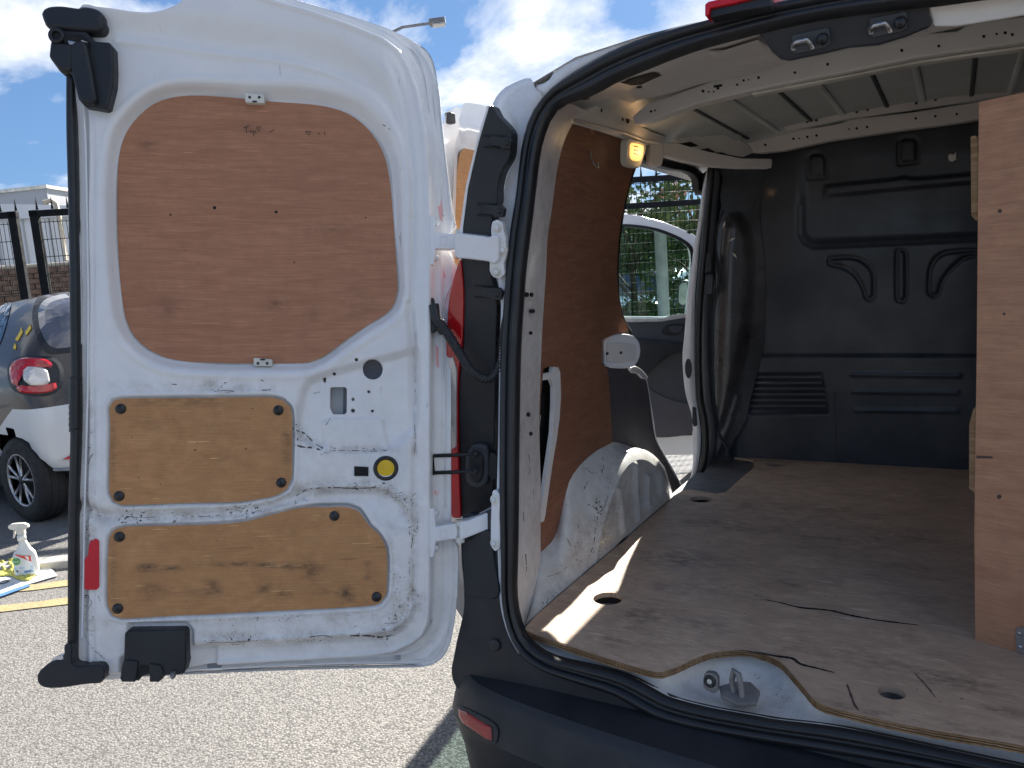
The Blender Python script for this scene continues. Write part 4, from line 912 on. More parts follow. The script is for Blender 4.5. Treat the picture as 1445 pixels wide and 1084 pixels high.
# box above the side door, its ribs, and the curtain rail
PBX = Pl((.9, -.5, -.35), PCR.p(960, 190, .02))
bxs = prism('cantrail_box', PBX, [(948, 172), (970, 166), (980, 166), (1000, 176), (1040, 194), (1060, 206), (1064, 216), (1050, 222), (1000, 214), (960, 206), (945, 192)], .0, .05, 'primer_grey', V, bevel=.006)
for pts in ([(958, 203), (974, 200), (986, 206), (970, 208)], [(983, 212), (999, 209), (1010, 215), (1000, 216)], [(1006, 217), (1018, 215), (1030, 220), (1010, 221)]): prism('box_opening', PBX, pts, .0015, .01, 'gap_dark', bxs, bevel=0)
prism('box_slot', PBX, ell(990.5, 190, 1.4, 3.4, 10), .001, .002, 'gap_dark', bxs, bevel=0)
prism('cantrail_strip', PBX, [(975, 160), (984, 158), (1040, 188), (1046, 194), (1036, 198), (1000, 178)], .01, .02, 'roof_grey', V, bevel=.003)
PRL = Pl((.75, -.66, 0), PW.p(925, 225, .02))
rl = prism('side_door_rail', PRL, [(935, 201), (960, 203), (1000, 214), (1050, 224), (1088, 224), (1090, 226), (1089, 237), (1045, 237), (1000, 234), (965, 227), (937, 219)], .0, .03, 'primer_grey', V, bevel=.003)
prism('rail_end_piece', PRL, [(1048, 224), (1068, 224), (1068, 237), (1047, 237)], .003, .03, 'primer_grey', rl, bevel=.002)
prism('rail_bracket', PRL, rs([(917, 202), (921, 199), (932, 201), (935, 205), (934, 230), (930, 235), (920, 234), (916, 228)], True, 3), .006, .03, 'primer_grey', V, bevel=.004)
prism('header_seal', PW, rs([(898, 232), (902, 218), (912, 212), (935, 222), (965, 230), (985, 234), (1000, 240), (1008, 252), (1014, 262), (1006, 275), (998, 268), (996, 252), (985, 243), (960, 238), (935, 231), (915, 224), (907, 226)], True, 5), -.03, .03, 'rubber', V, bevel=.004)
# interior lamp
lmp = prism('interior_lamp', PW, rs([(872, 199), (880, 198), (897, 204), (899, 210), (893, 230), (888, 238), (874, 235), (871, 230)], True, 4), .030, .022, 'clip_white', V, bevel=.003)
prism('lamp_lens', PW, rs([(877, 203), (893, 207), (893, 214), (888, 228), (876, 225), (875, 212)], True, 4), .034, .006, 'lamp_glow', lmp, bevel=.002)
for y in (207, 212, 217): prism('lamp_rib', PW, [(879, y), (885, y + 1.4), (885, y + 3), (879, y + 1.6)], .036, .003, 'beige_pipe', lmp, bevel=0)
ll = bpy.data.lights.new('lamp_bulb', 'POINT'); ll.energy = .018; ll.color = (1, .62, .28); ll.shadow_soft_size = .012
lo = bpy.data.objects.new('lamp_bulb', ll); COL.objects.link(lo); lo.location = PW.p(889, 216, .05)

# ---- sliding side door, pushed back along the outside
sd = [(.34, .42), (1.28, .42), (1.28, 1.2), (1.27, 1.5), (1.24, 1.70), (1.18, 1.80), (1.10, 1.855), (.38, 1.850), (.34, 1.75)]
plyw = [(.37, .75), (1.20, .75), (1.20, 1.45), (1.14, 1.66), (1.04, 1.71), (.62, 1.73), (.39, 1.73)]
def sx(z): return -.965 + .12 * max(0, z - 1.1) ** 1.6
def sdpos(X, Y):
    d = sdf(X, Y, plyw)[0]; H = -.02 * ss(.03, 0, d) + .012 * np.exp(-((d - .06) / .012) ** 2)
    return np.array([(sx(z) + h, y, z) for y, z, h in zip(X, Y, H)])
sdo = sheet('sliding_door', rs(sd, True, .08), [], .02, sdpos, 'white_clean', V, lambda X, Y: X * 0 + .1)
sdo2 = sheet('sliding_door_skin', rs(sd, True, .08), [], .05, lambda X, Y: np.array([(sx(z) - .05, y, z) for y, z in zip(X, Y)]), 'white_clean', V)
sheet('sliding_door_lining', rs(plyw, True, .08), [], .04, lambda X, Y: np.array([(sx(z) - .012, y, z) for y, z in zip(X, Y)]), 'ply_tan', V, None, Pl((1, 0, 0), (-.95, 0, 0)))
box('door_roller', PS.p(631, 168, .01), (.01, 0, 0), (0, .012, 0), (0, 0, .014), 'black_plastic', V, .003)

# ---- front passenger door standing open
def fdp(x, y, off=0): return PFD.p(x, y, off)
fo = [(845, 306), (860, 303), (880, 303), (905, 306), (935, 314), (958, 323), (974, 330), (984, 336), (988, 360), (987, 440), (984, 520), (980, 600), (979, 640), (925, 641), (860, 641), (845, 600), (845, 450)]
fi = [(862, 322), (882, 320), (905, 322), (925, 326), (945, 333), (962, 341), (971, 349), (974, 365), (972, 400), (967, 444), (945, 447), (862, 446)]
fd = prism('front_door', PFD, fo, .03, .05, 'white_clean', V, [fi], bevel=.004)
fd['label'] = 'white passenger door swung open'
prism('window_seal', PFD, rs([(858, 319), (882, 317), (905, 319), (926, 323), (946, 330), (964, 339), (975, 349), (978, 366), (976, 400), (970, 446), (966, 446), (971, 400), (973, 366), (970, 351), (960, 342), (944, 334), (925, 327), (905, 323), (882, 321), (858, 323)], True, 6), .034, .012, 'rubber', fd, bevel=.001)
prism('window_glass', PFD, [(x, y) for x, y in fi], .0, .004, 'door_glass', fd, bevel=0)
trim = [(845, 448), (870, 447), (885, 450), (945, 450), (966, 444), (972, 446), (974, 500), (973, 560), (974, 612), (925, 614), (845, 614)]
ft = prism('door_trim', PFD, trim, .055, .03, 'dark_trim', fd, bevel=.006)
prism('waist_rail', PFD, [(862, 444), (878, 446), (888, 449), (930, 449), (948, 444), (967, 442), (967, 447), (948, 450), (930, 453), (888, 454), (862, 450)], .062, .02, 'clear_lens', fd, bevel=.001)
prism('door_pull', PFD, rs([(930, 468), (936, 459), (946, 456), (962, 457), (960, 466), (952, 472), (938, 472)], True, 4), .062, .01, 'black_plastic', ft, bevel=.003)
prism('inner_handle', PFD, rs([(940, 461), (948, 459), (960, 460), (957, 467), (948, 469), (942, 466)], True, 4), .068, .008, 'dark_trim', ft, bevel=.002)
prism('arm_rest', PFD, rs([(845, 480), (880, 477), (920, 478), (950, 482), (970, 487), (970, 494), (940, 500), (915, 520), (895, 535), (845, 540)], True, 6), .095, .05, 'black_plastic', ft, bevel=.012, bseg=3)
prism('speaker_panel', PFD, rs([(900, 545), (930, 556), (955, 565), (971, 570), (972, 608), (900, 608)], True, 8), .063, .02, 'quarter_trim', ft, bevel=.004)
prism('frame_slot', PFD, ell(970, 329, 3.2, 1.4, 10, .4), .031, .003, 'gap_dark', fd, bevel=0)
mir = prism('door_mirror', Pl((.2, -1, 0), (-1.02, 2.86, 1.2)), rs([(957, 400), (962, 396), (970, 396), (972, 404), (971, 428), (962, 434), (956, 430)], True, 4), .0, .10, 'black_plastic', V, bevel=.01)
prism('mirror_glass', Pl((.2, -1, 0), (-1.02, 2.86, 1.2)), rs([(959, 403), (963, 399), (969, 399), (969, 426), (962, 430), (958, 427)], True, 4), .003, .006, 'steel', mir, bevel=.001)
# cab floor, dash and far door so the cab is not hollow
box('cab_floor', (0, 2.5, .42), (.70, 0, 0), (0, .75, 0), (0, 0, .02), 'dark_trim', V)
mk('side_door_step', [(-.66, 1.0, .50), (-.66, 1.55, .50), (-.80, 1.55, .44), (-.80, 1.0, .44)], [(0, 1, 2, 3)], 'threshold_grey', V)

# ================================================================ THE OPEN REAR DOOR (part of the van)
do = [(122, 12), (140, 15), (165, 18), (190, 22), (215, 23), (235, 20), (250, 15), (260, 9), (268, 0), (274, -12), (290, -22), (340, -24), (390, -14), (435, 0), (470, 11), (520, 26), (570, 43), (592, 53), (604, 63), (611, 75), (616, 95), (621, 130), (627, 190), (634, 250), (639, 290), (643, 306), (644, 318), (637, 325), (634, 345), (640, 362), (646, 372), (646, 383), (640, 398), (636, 412), (636, 440), (637, 480), (637, 600), (637, 700), (638, 762), (644, 770), (648, 778), (648, 820), (645, 865), (640, 900), (633, 925), (622, 940), (606, 948), (585, 951), (560, 951), (400, 955), (200, 964), (140, 969), (131, 963), (112, 961), (107, 930), (106, 800), (109, 700), (112, 600), (113, 450), (110, 300), (104, 150), (104, 80), (110, 30)]
dO = do
inner = [(122, 5), (140, 8), (165, 11), (190, 15), (215, 16), (235, 12), (250, 6), (262, -4), (270, -20), (300, -22), (350, -6), (430, 18), (500, 42), (540, 58), (565, 74), (580, 96), (592, 130), (601, 180), (607, 250), (609, 330), (608, 400), (608, 700), (608, 850), (605, 880), (596, 900), (580, 915), (555, 926), (520, 932), (400, 938), (270, 946), (150, 952), (80, 956), (80, 20)]
winp = rs([(237, 133), (265, 130), (300, 131), (345, 135), (385, 139), (430, 142), (463, 147), (490, 156), (512, 172), (531, 195), (543, 222), (550, 260), (555, 320), (559, 380), (560, 408), (556, 425), (544, 441), (520, 456), (490, 476), (470, 491), (453, 503), (436, 510), (410, 512), (350, 512), (290, 511), (256, 509), (230, 504), (205, 492), (185, 474), (172, 448), (165, 400), (161, 340), (160, 260), (163, 215), (172, 185), (190, 160), (212, 142)], True, 10)
pan1 = rs([(155, 600), (154, 575), (160, 565), (172, 562), (250, 561), (320, 560), (385, 560), (400, 564), (410, 574), (413, 590), (413, 650), (412, 677), (406, 689), (392, 699), (365, 705), (330, 709), (250, 711), (172, 713), (160, 708), (154, 696), (154, 650)], True, 8)
pan2 = rs([(152, 780), (154, 758), (161, 747), (175, 743), (240, 741), (300, 739), (345, 735), (390, 724), (425, 716), (460, 715), (492, 715), (506, 720), (514, 730), (522, 742), (534, 752), (543, 766), (547, 782), (547, 820), (545, 840), (537, 851), (520, 855), (460, 859), (400, 862), (320, 866), (250, 869), (172, 873), (159, 869), (152, 856), (151, 820)], True, 8)
bowl = [(430, 545), (452, 530), (560, 500), (592, 500), (590, 590), (578, 612), (560, 628), (530, 637), (480, 637), (448, 632), (425, 620), (418, 600), (422, 570)]
groove = [(112, 716), (150, 728), (220, 730), (300, 727), (350, 722), (400, 709), (432, 698), (470, 694), (530, 694), (553, 700), (570, 716), (580, 745), (583, 800), (583, 850), (578, 876), (560, 888), (520, 896), (440, 902), (380, 908), (290, 912)]
gA = rs([(112, 716), (150, 728), (220, 730), (300, 727), (350, 721), (400, 707), (432, 696)], False, 10); gB = rs([(432, 690), (470, 687), (530, 686), (553, 694), (572, 712), (582, 745)], False, 10)
vcr = [(575, 430), (584, 470), (587, 560), (586, 700), (587, 800), (584, 850)]
bot = rs([(290, 906), (380, 903), (440, 899), (500, 895), (545, 890), (565, 882), (578, 868), (584, 850)], False, 10)
topc = rs([(165, 58), (230, 66), (300, 76), (360, 82), (430, 94), (480, 110), (515, 130), (545, 158), (565, 200), (576, 250), (580, 300)], False, 10)
plateau = [(452, 640), (540, 640)]
latch_rec = [(183, 882), (262, 880), (270, 890), (270, 915), (300, 915), (300, 965), (170, 970), (172, 930), (181, 926)]
def dpos(X, Y):
    H = np.zeros(len(X))
    d = sdf(X, Y, inner)[0]; H -= .034 * ss(-1, 5, d) + .004 * ss(14, 20, d) - .003 * np.exp(-((d - 30) / 3) ** 2) * (X > 500)
    H += .0045 * np.exp(-((d + 4) / 3.5) ** 2) * (X > 300)
    H -= .010 * np.exp(-((d + 26) / 5) ** 2) * ss(640, 560, Y) * ss(540, 600, X)
    d = sdf(X, Y, winp)[0]
    wdt = 14 + 8 * ss(250, 450, X) * ss(400, 200, Y); H -= .026 * (1 - ss(0, 1, d / wdt)) 
    H += .003 * np.exp(-((d - wdt - 5) / 5) ** 2)
    for p in (pan1, pan2):
        d = sdf(X, Y, p)[0]; H += .0035 * np.exp(-((d - 5) / 2.2) ** 2) - .006 * ss(3, 0, d)
    # broad hollow round the two small panels
    H -= .012 * np.exp(-(ldist(X, Y, gA) / 8) ** 2)
    H -= .016 * ss(-2, 14, (Y - np.interp(X, [p[0] for p in gB], [p[1] for p in gB]))) * ss(425, 455, X) * ss(600, 560, X) * ss(760, 700, Y)
    H += .003 * np.exp(-(ldist(X, Y, gB) / 3) ** 2)
    d = sdf(X, Y, rs(bowl, True, 8))[0]; H -= .014 * ss(6, -9, d)
    H += .008 * ss(9, 0, ldist(X, Y, [(536, 595), (541, 630)])) * 0
    d = sdf(X, Y, [(455, 598), (470, 592), (538, 592), (546, 630), (460, 634)])[0]; H += .006 * ss(5, -3, d)
    H -= .007 * np.exp(-(ldist(X, Y, vcr) / 5) ** 2)
    yb = np.interp(X, [p[0] for p in bot], [p[1] for p in bot]); H -= .020 * ss(-2, 16, Y - yb) * ss(250, 300, X) * ss(606, 575, X)
    H += .003 * np.exp(-(ldist(X, Y, bot) / 4) ** 2)
    yt = np.interp(X, [p[0] for p in topc], [p[1] for p in topc]); H += .022 * ss(4, 60, yt - Y) * ss(590, 540, X)
    H += .005 * np.exp(-(ldist(X, Y, topc) / 6) ** 2)
    H -= .010 * ss(128, 118, X) * ss(120, 180, Y) + .004 * np.exp(-((X - 131) / 3.0) ** 2) * ss(120, 200, Y)
    d = sdf(X, Y, latch_rec)[0]; H -= .012 * ss(5, -1, d)
    H += .0022 * np.sin(X / 23.0) * np.sin(Y / 31.0 + 1)
    for (x, y, s, h) in ((500, 560, 26, -.002),): pass
    return unp(PD, X, Y, H)
def dwear(X, Y):
    w = .10 + .20 * ss(520, 700, Y)
    for ln, s, k in ((gA, 12, .9), (gB, 10, 1.0), (bot, 12, .8), ([(415, 605), (430, 622), (455, 632)], 9, 1.3), ([(450, 634), (560, 634)], 5, .8), ([(300, 545), (330, 546)], 12, .9), ([(160, 545), (400, 548)], 7, .55), ([(125, 560), (120, 700)], 10, .6), ([(122, 740), (118, 860), (130, 900)], 10, .75), ([(587, 470), (585, 640)], 3, .9), ([(585, 700), (580, 860)], 5, .85), ([(590, 850), (540, 900)], 12, .7), ([(290, 905), (540, 892)], 7, .8), ([(140, 735), (560, 875)], 1, 0), ([(552, 742), (560, 860)], 7, .7), ([(150, 880), (560, 868)], 7, .5), ([(470, 880), (540, 890)], 6, .9)):
        w += k * np.exp(-(ldist(X, Y, ln) / s) ** 2)
    return w * ss(380, 520, Y) + .04
hol = [ell(525.5, 521.5, 14.2, 14.2, 28), [(465, 549), (467, 546.5), (486, 546.5), (488.5, 549), (488.5, 582), (486, 585), (469, 585), (465, 576)], ell(503, 508, 2.7, n=10), ell(471, 528, 2.6, n=10), ell(457, 536, 2.2, 4.4, 10), ell(520, 553, 2.3, n=10), ell(497.5, 564, 2.4, n=10), ell(497.5, 580, 3, n=10), ell(525, 580.5, 2.3, n=10)]
DOOR = sheet('rear_door', rs(dO, True, 8), hol, 2.0, dpos, 'white_paint', V, dwear, rim=.003)
D = DOOR
# outer skin of the door behind the pressing, and the hem
om = resample([PD.p(x, y, -.044) for x, y in rs(dO, True, 10)] + [PD.p(*dO[0], -.044)], 160)
back_ = [p - PD.n * .035 for p in om]
mk('door_skin', [PD.p(x, y, -.060) for x, y in rs(dO, True, 10)], [tuple(range(len(rs(dO, True, 10))))], 'grey_skin', D)
e0 = resample([PD.p(x, y, -.036 if x > 570 or y > 945 or y < 60 else -.004) for x, y in rs(dO, True, 6)] + [PD.p(*dO[0], -.004)], 260)
e1 = [p - PD.n * .020 for p in e0]
loft('door_edge', e0, [p - PD.n * .012 for p in e0], 'white_clean', D, wear=.2)
e2 = []
cc_ = PD.p(370, 480)
for p in e0: d_ = (p - cc_); d_ = (d_ - PD.n * d_.dot(PD.n)).normalized(); e2.append(p - PD.n * .030 + d_ * .004)
loft('outer_panel_edge', [p - PD.n * .012 for p in e0], e2, 'white_clean', D)
mk('outer_panel', [p - PD.n * .004 for p in e2[:-1]], [tuple(range(len(e2) - 1))], 'white_clean', D)
# plywood infills
def inset(poly, k):
    P = np.array(poly); c = P.mean(0); return [tuple(c + (p - c) * (1 - k / np.linalg.norm(p - c))) for p in P]
def panel(poly, off, mat, wf):
    o = sheet('plywood_panel', poly, [], 3.0, lambda X, Y: unp(PD, X, Y, off), mat, D, wf, PD)
    prism('panel_core', PD, inset(poly, 1.5), off - .0004, .005, 'ply_edge', o, bevel=0); return o
def spots(lst):
    def f(X, Y):
        w = X * 0.0
        for x, y, rx, ry, k in lst: w = w + k * np.exp(-((X - x) / rx) ** 2 - ((Y - y) / ry) ** 2)
        return w
    return f
wp = panel(inset(winp, -0.5), -.0215, 'ply_red', spots([(350, 176, 40, 8, .25), (470, 322, 40, 6, .4), (205, 200, 12, 9, .5), (235, 433, 22, 18, .45), (388, 430, 14, 16, .5), (440, 445, 10, 14, .3), (500, 430, 30, 25, .2), (160, 260, 2, 100, .4)]))
p1 = panel(inset(pan1, 1.0), .0012, 'ply_tan', spots([(250, 566, 70, 8, .6), (405, 625, 6, 30, .7), (160, 640, 4, 60, .6), (220, 600, 30, 10, .3), (300, 600, 60, 30, .15)]))
p2 = panel(inset(pan2, 1.0), .0012, 'ply_tan', spots([(207, 801, 14, 5, 1.1), (236, 801, 26, 4, .9), (345, 796, 60, 4, .8), (420, 800, 40, 5, .7), (300, 830, 12, 12, .8), (214, 832, 12, 12, .6), (375, 832, 8, 10, .8), (400, 836, 10, 8, .8), (490, 840, 10, 12, .8), (440, 808, 10, 16, .7), (518, 810, 6, 16, .6), (470, 835, 30, 5, .5), (260, 835, 60, 5, .4), (160, 800, 4, 50, .5)]))
tube('trim_gap', [PD.p(x, y, -.021) for x, y in winp[7:30]], .0022, 'dark_trim', D, 6) if False else None
for (x, y) in ((171, 577), (393, 579), (168.5, 700), (397, 681), (169, 757.5), (472, 728), (166.5, 858.5), (531.5, 842)):
    s_ = disc('push_stud', PD.p(x, y, .0005), PD.n, .0108, .0045, 'rubber', D, .5, 24)
for (x, y, s) in ((299, 290, 2.6), (387, 296, 2.2), (236, 300, 1.5), (515, 304, 1.2), (413, 368, 1.2)): prism('screw_hole', PD, ell(x, y, s, s * .9, 12), -.0212, .001, 'gap_dark', D, bevel=0)
# hand written pencil marks on the ply
def scribble(lines, w=.8, off=-.0211):
    mb = MB()
    for ln in lines: mb.add(*sweep([PD.p(x, y, off) for x, y in ln], w * .0011, 5))
    return mb
scribble([[(340, 176), (348, 173)], [(344, 175), (345, 183)], [(349, 179), (351, 183), (353, 179)], [(354, 181), (355, 188)], [(354, 181), (358, 180), (357, 184)], [(359, 175), (365, 174), (363, 180), (359, 176)], [(378, 182), (384, 178)], [(429, 181), (437, 181), (434, 186), (430, 182)], [(447, 182), (450, 186)], [(456, 181), (457, 186)]], .7).build('pencil_mark', 'pencil', D)
for (x0, y0, x1, y1, flip) in ((345, 130, 372, 144, 0), (357, 505, 383, 517, 1)):
    c = prism('retaining_clip', PD, [(x0, y0 + 1), (x0 + 1, y0), (x1 - 1, y0 + 2), (x1, y0 + 3), (x1, y1 - 1), (x1 - 1, y1), (x0 + 1, y1 - 1), (x0, y1 - 2)], -.006, .016, 'clip_white', D, bevel=.0015)
    for fx in (.24, .74): disc('clip_screw', PD.p(x0 + (x1 - x0) * fx, y0 + (y1 - y0) * (.42 if not flip else .64), -.006), PD.n, .0032, .001, 'rubber', c, .3, 10)
    prism('clip_lip', PD, ell(x0 + (x1 - x0) * .5, y0 + (y1 - y0) * (.85 if not flip else .2), 4, 1.3, 10), -.005, .003, 'rubber', c, bevel=0)
# yellow inner release in its black ring
ring('release_ring', PD.p(544.5, 661, .0), PD.n, .0232, .0046, 'rubber', D, 40)
disc('release_button', PD.p(544.5, 661, -.002), PD.n, .0205, .0035, 'yellow_plastic', D, .25, 36)
scribble([[(536, 656), (540, 654), (541, 662), (536, 661), (536, 656)], [(541, 663), (552, 663)], [(545, 659), (548, 657)]], .35, .0026).build('button_mark', 'yellow_plastic', D)
q = prism('lock_socket', PD, [(500, 658), (520, 659), (520, 672), (500, 671)], .0032, .008, 'gap_dark', D, bevel=.0005)
tube('socket_lip', [PD.p(x, y, .0035) for x, y in ((500.5, 671), (500.5, 659), (519, 659.5), (519.5, 671), (500.5, 671))], .0010, 'black_plastic', q, 6)
# red reflective strip with a torn top
prism('red_reflective_strip', PD, [(121, 832), (120, 829), (120, 791), (122, 786), (125, 783), (126, 770), (129, 762), (131, 764), (133, 761), (135, 760), (139, 762), (140, 765), (140, 828), (137, 832)], .0026, .003, 'red_tape', D, bevel=0)
for pts in ([(612, 252), (617, 247), (621, 255), (625, 285), (625, 309), (621, 303), (618, 285), (614, 270)], [(611, 372), (614, 376), (616, 384), (612, 386)], [(623, 374), (628, 380), (630, 388), (626, 390), (622, 384)], [(613, 408), (617, 404), (619, 418), (615, 422)], [(615, 485), (620, 490), (620, 520), (616, 515)], [(613, 695), (620, 697), (619, 703), (613, 701)]):
    prism('red_scuff', PD, pts, -.0355, .001, 'pink_scuff', D, bevel=0)
# black weather strip along the free edge
spts = [(101, 100), (101, 180), (103, 260), (105, 350), (106, 430), (107, 500), (107, 560), (106.5, 620), (105, 680), (103.5, 740), (103, 800), (103, 860), (102.5, 910), (102, 930)]
tube('weather_strip', [PD.p(x, y, -.006) for x, y in rs(spts, False, 12)], .008, 'rubber', D, 12, sq=(.0088, .016), up=PD.n.cross(PD.v))
gp = [(98 + 9 * 1, y) for y in range(532, 604, 6)]
V2, F2 = sweep([PD.p(105 + (1.5 if i % 2 else 0), y, .000) for i, y in enumerate(range(531, 608, 4))], [.013 if i % 2 else .010 for i in range(20)], 12)
mk('ribbed_grip', V2, F2, 'rubber', D, True)
tube('hem_line', [PD.p(x, y, .001) for x, y in ((117, 110), (121, 200), (123, 300), (125, 430), (124, 560), (120, 700), (118, 820), (116, 900))], .0022, 'white_clean', D, 6)
# upper latch: cap, housing, mechanism
prism('latch_cap', PD, rs([(67, 28), (70, 21), (78, 18), (95, 17), (118, 20), (124, 18), (140, 20), (149, 25), (154, 30), (153, 36), (155, 42), (154, 50), (148, 53), (130, 53), (100, 51), (80, 49), (72, 45), (70, 38)], True, 5), .030, .055, 'black_plastic', D, bevel=.010, bseg=4)
lh = prism('latch_housing', PD, [(80, 50), (128, 52), (136, 60), (141, 66), (161, 67), (166, 74), (167, 105), (166, 126), (159, 157), (155, 160), (126, 155), (121, 150), (112, 118), (108, 110), (93, 109), (79, 90)], .026, .05, 'black_plastic', D, bevel=.004)
prism('latch_boss', PD, [(111, 75), (118, 70), (130, 69), (134, 78), (142, 118), (147, 152), (141, 157), (127, 154), (122, 150), (113, 116)], .040, .02, 'black_plastic', lh, bevel=.006, bseg=3)
prism('latch_boss', PD, [(82, 70), (112, 72), (112, 108), (94, 108), (80, 90)], .034, .02, 'black_plastic', lh, bevel=.004)
ring('latch_pivot', PD.p(91, 61, .034), PD.n, .012, .0045, 'black_plastic', lh, 20)
disc('pivot_screw', PD.p(91, 61, .030), PD.n, .008, .003, 'gap_dark', lh)
prism('latch_recess', PD, [(101, 58), (126, 60), (136, 70), (134, 77), (119, 75), (117, 92), (113, 92), (112, 73), (102, 70)], .0345, .004, 'gap_dark', lh, bevel=0)
prism('latch_fork', PD, [(107, 68), (117, 70), (118, 75), (108, 73)], .036, .004, 'steel', lh, bevel=.001)
prism('latch_pin', PD, ell(118, 87, 2.6, 4.4, 12), .037, .004, 'steel', lh, bevel=.001)
tube('latch_spring', [PD.p(126, 69, .036), PD.p(134, 71, .036)], .0018, 'steel', lh, 6)
# lower corner cap and lower latch
prism('corner_cap', PD, rs([(60, 950), (63, 942), (74, 932), (86, 926), (97, 925), (98, 905), (108, 905), (109, 932), (120, 935), (140, 933), (150, 934), (154, 940), (153, 952), (149, 958), (125, 960), (100, 964), (75, 965), (63, 960)], True, 4), .024, .05, 'black_plastic', D, bevel=.008, bseg=4)
prism('cap_scrape', PD, rs([(79, 927), (88, 921), (95, 920), (96, 925), (86, 929)], True, 3), .020, .01, 'clear_lens', D, bevel=.001)
ll_ = prism('lower_latch', PD, [(180, 890), (184, 887), (262, 885), (266, 889), (266, 925), (267, 932), (263, 947), (250, 949), (244, 948), (236, 949), (231, 957), (216, 957), (214, 946), (206, 948), (198, 957), (178, 957), (175, 953), (176, 937), (179, 928)], .018, .035, 'black_plastic', D, bevel=.004, bseg=3)
prism('latch_slot', PD, [(203, 934), (214, 934), (215, 946), (206, 949), (199, 957), (198, 945)], .0185, .01, 'gap_dark', ll_, bevel=0)
prism('latch_face', PD, [(180, 926), (200, 928), (199, 945), (196, 957), (178, 957), (175, 953), (177, 937)], .023, .01, 'black_plastic', ll_, bevel=.003)
prism('latch_face', PD, [(216, 931), (232, 934), (236, 944), (230, 957), (216, 957)], .023, .01, 'black_plastic', ll_, bevel=.003)
disc('latch_bolt', PD.p(249, 944, .018), (PD.n + Vector((0, 0, -.8))), .006, .012, 'galv', ll_)
prism('hem_hole', PD, [(557, 932), (565, 932), (565, 939), (557, 939)], -.032, .002, 'grey_skin', D, bevel=0)
# pressed seam lines of the door shoulder
for ln, r_, of in (([(612, 110), (617, 180), (622, 250), (627, 300)], .0016, -.035), ([(621, 140), (627, 200), (633, 260), (638, 306)], .0016, -.036), ([(616, 560), (617, 660), (617, 770)], .0014, -.036), ([(628, 450), (630, 560), (630, 720)], .0018, -.036), ([(280, 942), (400, 936), (520, 933), (580, 926), (606, 905), (610, 880)], .0016, -.030), ([(150, 962), (300, 953), (450, 946), (590, 942), (618, 930), (632, 900), (638, 850), (640, 790)], .002, -.037), ([(430, 8), (520, 36), (572, 56), (590, 70), (600, 100), (607, 150)], .0018, -.034), ([(638, 400), (630, 416), (626, 440), (628, 460), (634, 470)], .002, -.034)):
    tube('seam_line', [PD.p(x, y, of) for x, y in rs(ln, False, 8)], r_, 'white_clean', D, 6)
